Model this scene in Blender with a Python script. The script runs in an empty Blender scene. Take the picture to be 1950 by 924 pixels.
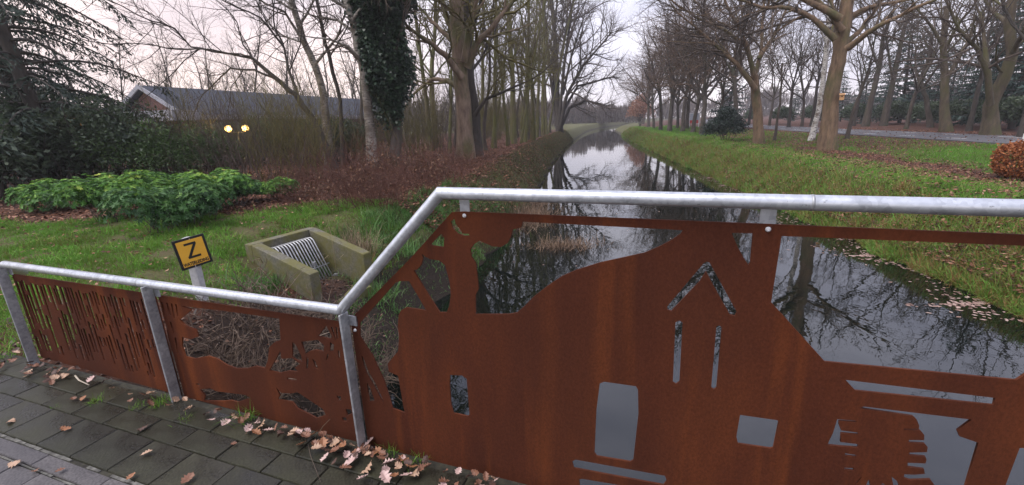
import bpy, math, random
import numpy as np
from mathutils import Vector, Matrix

R = math.radians
scene = bpy.context.scene
COL = scene.collection

# ------------------------------------------------------------------ camera
W0, H0, FPX, PITCH, ROLL, EYE = 1950.0, 924.0, 835.6, R(15.47), R(1.87), 1.6
_cp, _sp = math.cos(PITCH), math.sin(PITCH)
FWD = Vector((0, _cp, -_sp)); _up = Vector((0, _sp, _cp)); _rt = Vector((1, 0, 0))
RGT = math.cos(ROLL) * _rt - math.sin(ROLL) * _up
UPV = math.cos(ROLL) * _up + math.sin(ROLL) * _rt
cam = bpy.data.cameras.new('camera')
cam_o = bpy.data.objects.new('camera', cam); COL.objects.link(cam_o)
mw = Matrix((RGT, UPV, -FWD)).transposed().to_4x4(); mw.translation = (0, 0, EYE)
cam_o.matrix_world = mw
cam.sensor_width = 36; cam.lens = FPX / W0 * 36; cam.clip_start = 0.05; cam.clip_end = 3000
scene.camera = cam_o

# ------------------------------------------------------------------ sky and sun
SUN_AZ, SUN_EL = R(-115), R(58)          # azimuth from +Y (view direction) clockwise; behind the viewer, to the left
world = bpy.data.worlds.new('World'); scene.world = world; world.use_nodes = True
nt = world.node_tree; nt.nodes.clear()
def wn(t, **k):
    n = nt.nodes.new(t)
    for a, b in k.items(): setattr(n, a, b)
    return n
wout = wn('ShaderNodeOutputWorld'); wbg = wn('ShaderNodeBackground'); wbg.inputs['Strength'].default_value = 0.088
sky = wn('ShaderNodeTexSky', sky_type='NISHITA', sun_disc=False, sun_elevation=SUN_EL, sun_rotation=SUN_AZ)
tc = wn('ShaderNodeTexCoord'); sep = wn('ShaderNodeSeparateXYZ'); nt.links.new(tc.outputs['Generated'], sep.inputs[0])
mp = wn('ShaderNodeMapping'); mp.inputs['Scale'].default_value = (1, 1, 2.6); nt.links.new(tc.outputs['Generated'], mp.inputs[0])
nz = wn('ShaderNodeTexNoise'); nz.inputs['Scale'].default_value = 2.6; nz.inputs['Detail'].default_value = 6; nt.links.new(mp.outputs[0], nz.inputs['Vector'])
rmp = wn('ShaderNodeValToRGB'); e = rmp.color_ramp.elements
e[0].position = 0.0; e[0].color = (.84, .78, .80, 1); e[1].position = .5; e[1].color = (.67, .69, .86, 1)
k = e.new(.09); k.color = (.80, .77, .84, 1); k = e.new(.25); k.color = (.76, .76, .87, 1)
nt.links.new(sep.outputs['Z'], rmp.inputs[0])
cr = wn('ShaderNodeValToRGB'); e = cr.color_ramp.elements
e[0].position = .38; e[0].color = (7.9, 7.9, 8.5, 1); e[1].position = .62; e[1].color = (12.6, 12.3, 12.2, 1)
nt.links.new(nz.outputs['Fac'], cr.inputs[0])
GLOW = R(-36)
dt = wn('ShaderNodeVectorMath', operation='DOT_PRODUCT'); dt.inputs[1].default_value = (math.sin(GLOW), math.cos(GLOW), -.25); nt.links.new(tc.outputs['Generated'], dt.inputs[0])
gr_ = wn('ShaderNodeMapRange', interpolation_type='SMOOTHSTEP'); gr_.inputs['From Min'].default_value = .74; gr_.inputs['From Max'].default_value = 1.0; gr_.inputs['To Max'].default_value = .85; nt.links.new(dt.outputs['Value'], gr_.inputs[0])
gm = wn('ShaderNodeMix', data_type='RGBA'); gm.inputs[7].default_value = (1.0, .78, .68, 1); nt.links.new(gr_.outputs[0], gm.inputs[0]); nt.links.new(rmp.outputs[0], gm.inputs[6])
mul = wn('ShaderNodeMix', data_type='RGBA', blend_type='MULTIPLY'); mul.inputs[0].default_value = 1
nt.links.new(gm.outputs[2], mul.inputs[6]); nt.links.new(cr.outputs[0], mul.inputs[7])
mx = wn('ShaderNodeMix', data_type='RGBA'); mx.inputs[0].default_value = .9
nt.links.new(sky.outputs[0], mx.inputs[6]); nt.links.new(mul.outputs[2], mx.inputs[7])
nt.links.new(mx.outputs[2], wbg.inputs['Color']); nt.links.new(wbg.outputs[0], wout.inputs[0])
sun = bpy.data.lights.new('sun', 'SUN'); sun.energy = 2.0; sun.angle = R(50); sun.color = (1, .95, .9)
sun_o = bpy.data.objects.new('sun', sun); COL.objects.link(sun_o)
_sd = Vector((math.sin(SUN_AZ) * math.cos(SUN_EL), math.cos(SUN_AZ) * math.cos(SUN_EL), math.sin(SUN_EL)))
sun_o.rotation_euler = _sd.to_track_quat('Z', 'Y').to_euler(); sun_o.location = _sd * 60
vs = scene.view_settings; vs.view_transform = 'Standard'; vs.look = 'None'; vs.gamma = 1; vs.exposure = 0.8; vs.use_curve_mapping = False
scene.cycles.max_bounces = 5; scene.cycles.diffuse_bounces = 2; scene.cycles.glossy_bounces = 3
scene.cycles.transparent_max_bounces = 6; scene.cycles.caustics_reflective = False; scene.cycles.caustics_refractive = False

# ------------------------------------------------------------------ helpers
def ray(px, py):
    return FWD + RGT * ((px - W0 / 2) / FPX) + UPV * ((H0 / 2 - py) / FPX)
def gp(px, py, z=0.0):
    d = ray(px, py); t = (z - EYE) / d.z
    return Vector((d.x * t, d.y * t, z))
def atd(px, py, D):
    d = ray(px, py); t = D / math.hypot(d.x, d.y)
    return Vector((d.x * t, d.y * t, EYE + d.z * t))
def onv(px, py, P0):
    """point of the viewing direction on the upright plane through P0 that faces the viewer"""
    n = Vector((P0.x, P0.y, 0)).normalized(); d = ray(px, py); t = (n.x * P0.x + n.y * P0.y) / (n.x * d.x + n.y * d.y)
    return Vector((d.x * t, d.y * t, EYE + d.z * t))
FM, FC = -.3623, 1.6298                   # the railing stands on the line y = FM x + FC
FTH = math.atan(FM); FE = Vector((math.cos(FTH), math.sin(FTH), 0)); FN = Vector((-FE.y, FE.x, 0)); FO = Vector((0, FC, 0))
def fpt(s, p, z): return FO + FE * s + FN * p + Vector((0, 0, z))
def onf(px, py, off=0.0):
    """railing coordinates (along, height) of the viewing direction met at the railing's plane"""
    d = ray(px, py); o = Vector((0, 0, EYE)); t = ((FO + FN * off) - o).dot(FN) / d.dot(FN); q = o + d * t
    return ((q - FO).dot(FE), q.z)

def tag(o, label=None, cat=None, group=None, kind=None):
    if label: o['label'] = label
    if cat: o['category'] = cat
    if group: o['group'] = group
    if kind: o['kind'] = kind
    return o
def empty(name, loc=(0, 0, 0), rz=0.0):
    o = bpy.data.objects.new(name, None); o.empty_display_size = .2; o.location = loc; o.rotation_euler = (0, 0, rz); COL.objects.link(o); return o
def link(name, me, parent=None, loc=None, rot=None, scale=None):
    o = bpy.data.objects.new(name, me); COL.objects.link(o)
    if parent: o.parent = parent
    if loc is not None: o.location = loc
    if rot is not None: o.rotation_euler = rot
    if scale is not None: o.scale = scale if hasattr(scale, '__len__') else (scale,) * 3
    return o
def copy_tree(o, parent=None):
    c = o.copy(); COL.objects.link(c); c.parent = parent
    for ch in o.children: copy_tree(ch, c)
    return c

def mesh_np(name, verts, faces, mat=None, smooth=False, attr=None):
    """faces: list of int arrays (n, k); attr: per-vertex float 'v'"""
    verts = np.asarray(verts, np.float32).reshape(-1, 3)
    me = bpy.data.meshes.new(name); me.vertices.add(len(verts)); me.vertices.foreach_set('co', verts.ravel())
    fs = [np.asarray(f, np.int32) for f in faces if len(f)]
    li = np.concatenate([f.ravel() for f in fs]); tot = np.concatenate([np.full(len(f), f.shape[1], np.int32) for f in fs])
    st = np.concatenate([[0], np.cumsum(tot)[:-1]]).astype(np.int32)
    me.loops.add(len(li)); me.loops.foreach_set('vertex_index', li)
    me.polygons.add(len(tot)); me.polygons.foreach_set('loop_start', st); me.polygons.foreach_set('loop_total', tot)
    if smooth: me.polygons.foreach_set('use_smooth', np.ones(len(tot), bool))
    me.update(calc_edges=True)
    if attr is not None:
        a = me.attributes.new('v', 'FLOAT', 'POINT'); a.data.foreach_set('value', np.asarray(attr, np.float32))
    if mat: me.materials.append(mat)
    return me

class MB:
    """collects plain solids, then links them as one mesh"""
    def __init__(s): s.v = []; s.f = []
    def poly(s, vs, fs):
        b = len(s.v); s.v += [tuple(q) for q in vs]; s.f += [tuple(b + i for i in f) for f in fs]; return s
    def box(s, c, d, M=None):
        c = Vector(c); x, y, z = (q / 2 for q in d)
        vs = [Vector((i * x, j * y, k * z)) for i in (-1, 1) for j in (-1, 1) for k in (-1, 1)]
        if M: vs = [M @ q for q in vs]
        return s.poly([c + q for q in vs], [(0, 1, 3, 2), (4, 6, 7, 5), (0, 4, 5, 1), (2, 3, 7, 6), (0, 2, 6, 4), (1, 5, 7, 3)])
    def hexa(s, b, t):
        """bottom quad b and top quad t, both counter-clockwise from above"""
        return s.poly(list(b) + list(t), [(3, 2, 1, 0), (4, 5, 6, 7)] + [(i, (i + 1) % 4, 4 + (i + 1) % 4, 4 + i) for i in range(4)])
    def tube(s, pts, r, n=12, cap=True):
        pts = [Vector(p) for p in pts]; N = len(pts); rr = r if hasattr(r, '__len__') else [r] * N
        b = len(s.v); ref = None
        for i, p in enumerate(pts):
            d0 = (p - pts[i - 1]).normalized() if i else (pts[1] - p).normalized()
            d1 = (pts[i + 1] - p).normalized() if i < N - 1 else d0
            t = (d0 + d1).normalized()
            if ref is None:
                a = Vector((0, 0, 1)) if abs(t.z) < .9 else Vector((1, 0, 0)); ref = a
            u = ref.cross(t).normalized(); w = t.cross(u)
            c = max(.5, d0.dot(t)); bend = (d1 - d0)
            bn = bend.normalized() if bend.length > 1e-5 else None
            for k in range(n):
                a = 2 * math.pi * k / n; o = (u * math.cos(a) + w * math.sin(a)) * rr[i]
                if bn is not None: o += bn * o.dot(bn) * (1 / c - 1)
                s.v.append(tuple(p + o))
        for i in range(N - 1):
            for k in range(n):
                k2 = (k + 1) % n; s.f.append((b + i * n + k, b + i * n + k2, b + (i + 1) * n + k2, b + (i + 1) * n + k))
        if cap:
            s.f.append(tuple(b + k for k in range(n))[::-1]); s.f.append(tuple(b + (N - 1) * n + k for k in range(n)))
        return s
    def ball(s, c, r, n=12, m=8, sc=(1, 1, 1)):
        c = Vector(c); b = len(s.v)
        for i in range(m + 1):
            th = math.pi * i / m
            for k in range(n):
                a = 2 * math.pi * k / n
                s.v.append((c.x + r * sc[0] * math.sin(th) * math.cos(a), c.y + r * sc[1] * math.sin(th) * math.sin(a), c.z + r * sc[2] * math.cos(th)))
        for i in range(m):
            for k in range(n): s.f.append((b + i * n + k, b + (i + 1) * n + k, b + (i + 1) * n + (k + 1) % n, b + i * n + (k + 1) % n))
        return s
    def mesh(s, name, mat, smooth=False):
        me = bpy.data.meshes.new(name); me.from_pydata(s.v, [], s.f); me.update()
        if smooth: me.polygons.foreach_set('use_smooth', [True] * len(me.polygons))
        me.materials.append(mat); return me
    def build(s, name, mat, parent=None, smooth=False, loc=None):
        return link(name, s.mesh(name, mat, smooth), parent, loc)
def bevel(o, w=.004, seg=2):
    m = o.modifiers.new('bevel', 'BEVEL'); m.width = w; m.segments = seg; m.limit_method = 'ANGLE'; return o

# ------------------------------------------------------------------ materials
def mat_new(name):
    m = bpy.data.materials.new(name); m.use_nodes = True; t = m.node_tree
    return m, t, t.nodes['Principled BSDF']
def nd(t, kind, **k):
    n = t.nodes.new(kind)
    for a, b in k.items(): setattr(n, a, b)
    return n
def noise(t, scale=5, detail=4, coord='Object', stretch=(1, 1, 1), rough=.55):
    c = nd(t, 'ShaderNodeTexCoord'); m_ = nd(t, 'ShaderNodeMapping'); m_.inputs['Scale'].default_value = stretch
    n = nd(t, 'ShaderNodeTexNoise'); n.inputs['Scale'].default_value = scale; n.inputs['Detail'].default_value = detail; n.inputs['Roughness'].default_value = rough
    t.links.new(c.outputs[coord], m_.inputs[0]); t.links.new(m_.outputs[0], n.inputs['Vector']); return n.outputs['Fac']
def ramp(t, fac, stops):
    r = nd(t, 'ShaderNodeValToRGB'); el = r.color_ramp.elements
    for i, (p, c) in enumerate(stops):
        q = el[i] if i < 2 else el.new(p); q.position = p; q.color = (*c, 1)
    t.links.new(fac, r.inputs[0]); return r.outputs[0]
def mixc(t, fac, a, b, blend='MIX'):
    m = nd(t, 'ShaderNodeMix', data_type='RGBA', blend_type=blend)
    for i, q in ((0, fac), (6, a), (7, b)):
        if isinstance(q, (int, float)): m.inputs[i].default_value = q
        elif isinstance(q, tuple): m.inputs[i].default_value = (*q, 1)
        else: t.links.new(q, m.inputs[i])
    return m.outputs[2]
def vattr(t, name='v'):
    a = nd(t, 'ShaderNodeAttribute', attribute_name=name); return a.outputs['Fac']
def bump(t, b, h, s=.3, d=.02):
    n = nd(t, 'ShaderNodeBump'); n.inputs['Strength'].default_value = s; n.inputs['Distance'].default_value = d
    t.links.new(h, n.inputs['Height']); t.links.new(n.outputs[0], b.inputs['Normal'])
def simple(name, col, rough=.6, metal=0.0, emit=None, es=1.0):
    m, t, b = mat_new(name); b.inputs['Base Color'].default_value = (*col, 1); b.inputs['Roughness'].default_value = rough; b.inputs['Metallic'].default_value = metal
    if emit: b.inputs['Emission Color'].default_value = (*emit, 1); b.inputs['Emission Strength'].default_value = es
    return m
def mottled(name, stops, scale=6, rough=.8, stretch=(1, 1, 1), bs=.3, bd=.01, detail=5, coord='Object'):
    m, t, b = mat_new(name); n = noise(t, scale, detail, coord, stretch); t.links.new(ramp(t, n, stops), b.inputs['Base Color'])
    b.inputs['Roughness'].default_value = rough
    if bs: bump(t, b, n, bs, bd)
    return m
def leafy(name, stops, rough=.5, trans=0.0, spec=.4):
    """colour from the per-piece value 'v'"""
    m, t, b = mat_new(name); t.links.new(ramp(t, vattr(t), stops), b.inputs['Base Color']); b.inputs['Roughness'].default_value = rough
    b.inputs['Specular IOR Level'].default_value = spec
    if trans:
        out = t.nodes['Material Output']; tr = nd(t, 'ShaderNodeBsdfTranslucent'); mxs = nd(t, 'ShaderNodeMixShader'); mxs.inputs[0].default_value = trans
        t.links.new(ramp(t, vattr(t), stops), tr.inputs['Color']); t.links.new(b.outputs[0], mxs.inputs[1]); t.links.new(tr.outputs[0], mxs.inputs[2]); t.links.new(mxs.outputs[0], out.inputs[0])
    return m
def bark(name, dark, light, moss=None, mossamt=.5, scale=7):
    m, t, b = mat_new(name); n = noise(t, scale, 6, 'Object', (1, 1, .25), .65)
    c = ramp(t, n, [(.3, dark), (.7, light)])
    if moss:
        n2 = noise(t, 1.3, 4, 'Object', (1, 1, .5)); f = ramp(t, n2, [(.62 - mossamt * .35, (0, 0, 0)), (.78 - mossamt * .3, (1, 1, 1))]); c = mixc(t, f, c, moss)
    t.links.new(c, b.inputs['Base Color']); b.inputs['Roughness'].default_value = .9; bump(t, b, n, .6, .03); return m

M = {}
M['bark_moss'] = bark('mossy_bark', (.05, .039, .024), (.15, .115, .068), (.095, .095, .026), .75)
M['bark_grey'] = bark('grey_brown_bark', (.035, .028, .023), (.105, .083, .065), (.055, .058, .028), .35)
M['bark_pink'] = bark('pinkish_bark', (.09, .06, .042), (.26, .185, .13), (.08, .08, .025), .45)
M['bark_tan'] = bark('tan_oak_bark', (.075, .047, .028), (.22, .142, .082), (.075, .072, .025), .35)
M['bark_road'] = bark('yellow_brown_bark', (.04, .031, .02), (.12, .09, .055), (.075, .07, .024), .5)
M['bark_dark'] = bark('dark_wet_bark', (.025, .021, .018), (.075, .062, .05))
M['twig'] = mottled('brown_twigs', [(.3, (.045, .033, .026)), (.7, (.11, .08, .06))], 3, .9, bs=0)
M['twig_green'] = mottled('algae_green_twigs', [(.3, (.06, .05, .018)), (.7, (.17, .145, .045))], 3, .9, bs=0)
M['twig_dark'] = mottled('dark_twigs', [(.3, (.016, .013, .012)), (.7, (.045, .035, .03))], 3, .9, bs=0)
M['twig_red'] = mottled('reddish_twigs', [(.3, (.042, .016, .011)), (.7, (.125, .046, .028))], 3, .9, bs=0)
M['dead_stem'] = mottled('dead_bramble_stems', [(.3, (.06, .04, .028)), (.6, (.15, .105, .075)), (.75, (.30, .24, .18))], 5, .9, bs=0)
M['twig_buff'] = mottled('russet_oak_twigs', [(.3, (.065, .04, .025)), (.7, (.15, .095, .06))], 3, .9, bs=0)
def birch_mat():
    m, t, b = mat_new('birch_bark'); n = noise(t, 9, 5, 'Object', (1, 1, 3.2)); n2 = noise(t, 2.2, 4)
    c = ramp(t, n, [(.40, (.05, .045, .04)), (.47, (.50, .47, .43)), (.8, (.64, .61, .57))])
    c = mixc(t, ramp(t, n2, [(.5, (0, 0, 0)), (.62, (1, 1, 1))]), c, (.13, .10, .075)); t.links.new(c, b.inputs['Base Color']); b.inputs['Roughness'].default_value = .75; bump(t, b, n, .3, .01); return m
M['birch'] = birch_mat()
def birch2():
    m, t, b = mat_new('weathered_birch_bark'); n = noise(t, 7, 5, 'Object', (1, 1, 2.4)); n2 = noise(t, 1.6, 4)
    c = ramp(t, n, [(.38, (.05, .045, .04)), (.5, (.26, .235, .20)), (.8, (.36, .33, .29))])
    c = mixc(t, ramp(t, n2, [(.45, (0, 0, 0)), (.6, (1, 1, 1))]), c, (.10, .08, .06)); t.links.new(c, b.inputs['Base Color']); b.inputs['Roughness'].default_value = .8; bump(t, b, n, .3, .01); return m
M['birch_old'] = birch2()
M['ivy'] = leafy('ivy_leaves', [(0, (.010, .022, .012)), (.7, (.024, .046, .024)), (1, (.05, .085, .04))], .38, .05, .45)
M['needle'] = leafy('dark_needles', [(0, (.012, .024, .017)), (.6, (.024, .045, .03)), (1, (.045, .07, .045))], .55, .05)
M['spruce'] = leafy('blue_green_needles', [(0, (.014, .032, .026)), (.6, (.026, .056, .044)), (1, (.05, .085, .065))], .55, .05)
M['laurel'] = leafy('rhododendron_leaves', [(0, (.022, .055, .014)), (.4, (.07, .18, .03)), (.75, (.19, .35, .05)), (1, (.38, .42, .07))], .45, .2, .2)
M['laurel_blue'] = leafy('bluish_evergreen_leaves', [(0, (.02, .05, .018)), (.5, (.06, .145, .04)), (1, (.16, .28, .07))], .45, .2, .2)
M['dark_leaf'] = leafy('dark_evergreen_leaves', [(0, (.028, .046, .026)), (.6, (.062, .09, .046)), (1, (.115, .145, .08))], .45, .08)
M['hedge_green'] = leafy('green_hedge_leaves', [(0, (.026, .055, .012)), (.6, (.055, .105, .022)), (1, (.11, .165, .045))], .5, .1)
M['holly'] = leafy('holly_leaves', [(0, (.009, .02, .014)), (.7, (.02, .04, .026)), (1, (.045, .075, .05))], .35, .03)
M['russet'] = leafy('russet_beech_leaves', [(0, (.16, .045, .014)), (.6, (.31, .095, .028)), (1, (.44, .17, .06))], .7, .1)
M['brown_leaf'] = leafy('withered_leaves', [(0, (.05, .024, .012)), (.6, (.115, .055, .028)), (1, (.19, .10, .055))], .7, .1)
M['pink_leaf'] = leafy('far_russet_leaves', [(0, (.22, .10, .06)), (.6, (.33, .16, .10)), (1, (.42, .24, .16))], .7, .1)
M['grass'] = leafy('grass_blades', [(0, (.13, .13, .035)), (.3, (.11, .21, .03)), (.75, (.14, .33, .045)), (1, (.29, .37, .09))], .6, .4, .15)
M['grass_cool'] = leafy('lush_bank_grass', [(0, (.06, .085, .025)), (.4, (.085, .19, .045)), (.8, (.13, .28, .075)), (1, (.22, .33, .12))], .45, .35, .35)
M['grass_dry'] = leafy('yellowing_bank_grass', [(0, (.17, .085, .035)), (.3, (.28, .19, .065)), (.5, (.16, .20, .04)), (1, (.12, .31, .04))], .6, .2, .3)
M['grass_dull'] = leafy('dull_bank_grass', [(0, (.06, .036, .022)), (.4, (.10, .072, .035)), (.7, (.085, .09, .032)), (1, (.11, .15, .04))], .6, .15, .3)
M['straw'] = leafy('dead_straw', [(0, (.11, .075, .045)), (.5, (.24, .18, .11)), (1, (.40, .32, .20))], .7, .15)
M['reed'] = leafy('dead_reeds', [(0, (.08, .05, .03)), (.5, (.17, .105, .065)), (1, (.30, .21, .14))], .7, .1)
M['litter'] = leafy('leaf_litter', [(0, (.045, .02, .012)), (.45, (.12, .048, .025)), (.8, (.23, .095, .05)), (1, (.42, .24, .16))], .75, .1)
M['litter_dark'] = leafy('dark_wet_litter', [(0, (.025, .015, .011)), (.6, (.06, .034, .024)), (.9, (.11, .065, .045)), (1, (.26, .16, .11))], .6)
M['litter_pale'] = leafy('pale_floating_leaves', [(0, (.14, .08, .06)), (.5, (.27, .17, .135)), (1, (.42, .31, .26))], .7)

# ------------------------------------------------------------------ terrain
WZ = -1.5
_yl = [-40, 0, 3, 5, 7, 8.5, 10, 14, 22, 33, 55, 75, 96, 120, 150, 180, 300, 700]
_xl = [-4, -1.6, -1.65, -1.7, -1.55, -1.0, -.5, .35, 1.55, 3.2, 7.2, 11.4, 15.9, 21.3, 30.5, 42, 100, 330]
_yr = [-40, 0, 7, 19.4, 38.8, 60, 80, 112, 140, 180, 300, 700]
_xr = [1.5, 6.8, 7.85, 9.8, 12.9, 16.3, 20.3, 26.2, 35.5, 52, 112, 340]
def _rag(y, k): y = np.asarray(y, float); return (.10 * np.sin(y * 1.7 + k) * np.interp(y, [6, 9, 40, 60], [0, 1, 1, 0]) + (.06 * np.sin(y * 4.1 + 2 * k) + .04 * np.sin(y * 7.3 + k)) * np.interp(y, [6, 9, 20, 26], [0, 1, 1, 0]))
def xl(y): return np.interp(y, _yl, _xl) + _rag(y, .4)
def xr(y): return np.interp(y, _yr, _xr) + _rag(y, 2.1)
def _hash(x, y): return .5 * np.sin(x * 1.7 + 1.3 * np.sin(y * .9)) * np.cos(y * 1.3 + .7 * np.sin(x * .6)) + .3 * np.sin(x * 4.1 + y * 2.3) * np.sin(y * 3.7 - x * 1.1)
OUT_C = gp(532, 470, -.2)
def zt(x, y):
    x = np.asarray(x, float); y = np.asarray(y, float)
    dl = xl(y) - x; dr = x - xr(y)
    bw = np.interp(y, [0, 8, 12, 16], [1.0, 1.0, .75, .8])
    zl = np.interp(dl / bw, [-3, -1.2, 0, .35, .9, 1.5, 1.9, 2.6], [-2.3, -2.05, -1.5, -1.12, -.55, -.13, -.04, 0])
    nearl = np.interp(y, [0, 6.9, 8.2], [1, 1, 0])
    zln = np.interp(np.where(dl > 0, dl * np.interp(y, [4.3, 5.7], [1.3, 1.0]), dl), [-3, -1.2, 0, .3, .7, 1.0, 1.6, 2.1, 2.6, 3.1], [-2.3, -2.05, -1.5, -1.22, -.9, -.74, -.52, -.27, -.08, 0])
    zl = zl * (1 - nearl) + zln * nearl
    zr = np.interp(dr, [-3, -1.2, 0, .3, 1.0, 1.7, 2.2, 2.7, 3.4, 4.8, 8, 12], [-2.3, -2.05, -1.5, -1.25, -.80, -.42, -.27, -.25, -.34, -.44, -.14, 0])
    mid = (xl(y) + xr(y)) / 2
    z = np.where(x < mid, zl, zr)
    amp = np.where((dl > .3) | (dr > .3), .035, 0.0) * np.interp(np.hypot(x, y), [3, 8], [0, 1])
    z = z + amp * _hash(x, y)
    # the ditch dug in front of the culvert mouth
    u = (x + 2.1) * .89 - (y - 6.4) * .45; v = (x + 2.1) * .45 + (y - 6.4) * .89
    ditch = np.clip(1 - np.maximum(np.abs(u) / 1.3, np.abs(v) / .62), 0, 1); ditch = np.minimum(ditch * 3, 1)
    z = np.where((x < mid), z * (1 - ditch) + np.minimum(z, -.70) * ditch, z)
    # the road on the right lies a little proud, the far land rolls gently
    return z
def lit_mask(x, y):
    """how much of the ground at x, y lies under fallen leaves"""
    x = np.asarray(x, float); y = np.asarray(y, float); dl = xl(y) - x; dr = x - xr(y); n = _hash(x * .9 + 3, y * .9)
    left = np.clip((y - np.interp(x, [-9, -6.5, -5.5, -4.5, -2], [8.3, 7.9, 8.3, 9.4, 10.0]) + .5 * n) / .5, 0, 1) * np.clip((dl - 1.55 + .25 * n) / .4, 0, 1) * (y < 75)
    left = np.where((y < 4.2) & (x > -4.6), .75, left)
    left = np.where((y < 6.6) & (y > 3.0) & (dl < 3.4) & (dl > -.2), np.maximum(left, np.clip(1.05 - np.abs(dl - 1.2 + .25 * np.minimum(y - 5, 0)) / 1.1 + .5 * n, 0, .9)), left)
    left = np.where((x < -1.6), np.maximum(left, np.clip(1.25 - np.hypot((x + 2.75) / 1.1, (y - 5.15) / .75) + .35 * n, 0, 1)), left)
    band = np.clip(1.2 - np.abs(dr - 5.0 - .03 * y) / 1.1 + .5 * n, 0, 1) * np.clip((30 - y) / 6, 0, 1) * 1.0
    trees = np.clip((dr - 5.0 + 1.6 * n) / 1.5, 0, 1) * np.clip((y - 15) / 5, 0, 1)
    trees = .82 * trees * np.clip(1.2 - np.clip((24 - y) / 8, 0, 1) * .6, 0, 1)
    right = np.maximum(np.maximum(band, trees), .25 * (n > .1) * (dr > 3))
    return np.where(dl > -.2, left, np.where(dr > 0, right, 0))
def ground_build():
    ys = np.concatenate([np.arange(-30, 0, 3.0), np.arange(0, 28, .2), np.arange(28, 62, .5), np.arange(62, 100, 2), np.arange(100, 300, 12), [320, 360, 425]])
    dd = np.concatenate([np.arange(0, 3.6, .15), np.arange(3.6, 8, .4), np.arange(8, 22, 1.2), [24, 28, 34, 42, 55, 75, 110, 160]])
    cc = [.04, .1, .2, .35, .5, .65, .8, .9, .96]
    V = []; 
    for y in ys:
        a, b = float(xl(y)), float(xr(y)); row = [a - d for d in dd[::-1]] + [a + (b - a) * q for q in cc] + [b + d for d in dd]
        V.append(np.c_[row, np.full(len(row), y)])
    V = np.array(V); V[..., 0] = np.clip(V[..., 0], -355, 355); ny, nx = V.shape[:2]; x = V[..., 0].ravel(); y = V[..., 1].ravel(); z = zt(x, y)
    i = np.arange(ny - 1)[:, None] * nx + np.arange(nx - 1)[None]; i = i.ravel(); F = np.c_[i, i + 1, i + nx + 1, i + nx]
    m, t, b = mat_new('earth_grass_and_leaves')
    n1 = noise(t, 1.1, 6, 'Object'); n2 = noise(t, 22, 6, 'Object', rough=.7); n3 = noise(t, .35, 3, 'Object')
    grass = ramp(t, n2, [(.3, (.045, .038, .02)), (.5, (.085, .085, .028)), (.72, (.12, .16, .04))])
    grass = mixc(t, ramp(t, n1, [(.42, (0, 0, 0)), (.7, (.8, .8, .8))]), grass, (.085, .062, .032))
    litter = ramp(t, n2, [(.28, (.018, .010, .008)), (.45, (.055, .024, .015)), (.6, (.115, .048, .028)), (.74, (.21, .10, .06))])
    mud = ramp(t, n2, [(.3, (.012, .009, .007)), (.7, (.042, .03, .021))])
    lf = nd(t, 'ShaderNodeMath', operation='ADD'); t.links.new(vattr(t, 'litter'), lf.inputs[0])
    sc_ = nd(t, 'ShaderNodeMath', operation='MULTIPLY_ADD'); t.links.new(n1, sc_.inputs[0]); sc_.inputs[1].default_value = .9; sc_.inputs[2].default_value = -.45; t.links.new(sc_.outputs[0], lf.inputs[1])
    c = mixc(t, ramp(t, lf.outputs[0], [(.35, (0, 0, 0)), (.6, (1, 1, 1))]), grass, litter); c = mixc(t, vattr(t, 'mud'), c, mud)
    t.links.new(c, b.inputs['Base Color']); b.inputs['Roughness'].default_value = .9; b.inputs['Specular IOR Level'].default_value = .25; bump(t, b, n2, .7, .04)
    me = mesh_np('ground', np.c_[x, y, z], [F], m, True)
    la = np.clip(lit_mask(x, y), 0, 1); mud_v = np.clip((-1.22 - z) / .2, 0, 1); mud_v = np.where((y < 9) & (x < 2), np.maximum(mud_v, np.clip((-.55 - z) / .3, 0, 1)), mud_v); mud_v = np.where((y < 5.4) & (x > -3.3) & (x < 1), np.maximum(mud_v, .85), mud_v)
    for nm, val in (('litter', la), ('mud', mud_v)):
        a = me.attributes.new(nm, 'FLOAT', 'POINT'); a.data.foreach_set('value', val.astype(np.float32))
    tag(link('ground', me), kind='structure')
ground_build()

def water_build():
    ys = np.concatenate([np.arange(-30, 5, 5.0), np.arange(5, 62, .5), np.arange(62, 100, 4.0), [110, 130, 180, 300, 425]]); V = []; F = []
    for i, y in enumerate(ys):
        V += [(float(xl(y)) - .35, y, WZ), (float(xr(y)) + .35, y, WZ)]
        if i: F.append((2 * i - 2, 2 * i - 1, 2 * i + 1, 2 * i))
    m, t, b = mat_new('canal_water'); b.inputs['Base Color'].default_value = (.003, .005, .004, 1); b.inputs['Roughness'].default_value = .012; b.inputs['IOR'].default_value = 1.62; b.inputs['Specular IOR Level'].default_value = .5
    n = noise(t, 2.2, 3, 'Object', (1, .6, 1)); n2 = noise(t, .35, 2, 'Object'); a = nd(t, 'ShaderNodeMath', operation='MULTIPLY_ADD'); t.links.new(n2, a.inputs[0]); a.inputs[1].default_value = 2.5; t.links.new(n, a.inputs[2])
    bump(t, b, a.outputs[0], .14, .02)
    me = bpy.data.meshes.new('canal_water'); me.from_pydata(V, [], F); me.update(); me.materials.append(m); tag(link('canal_water', me), kind='structure')
water_build()

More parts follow.
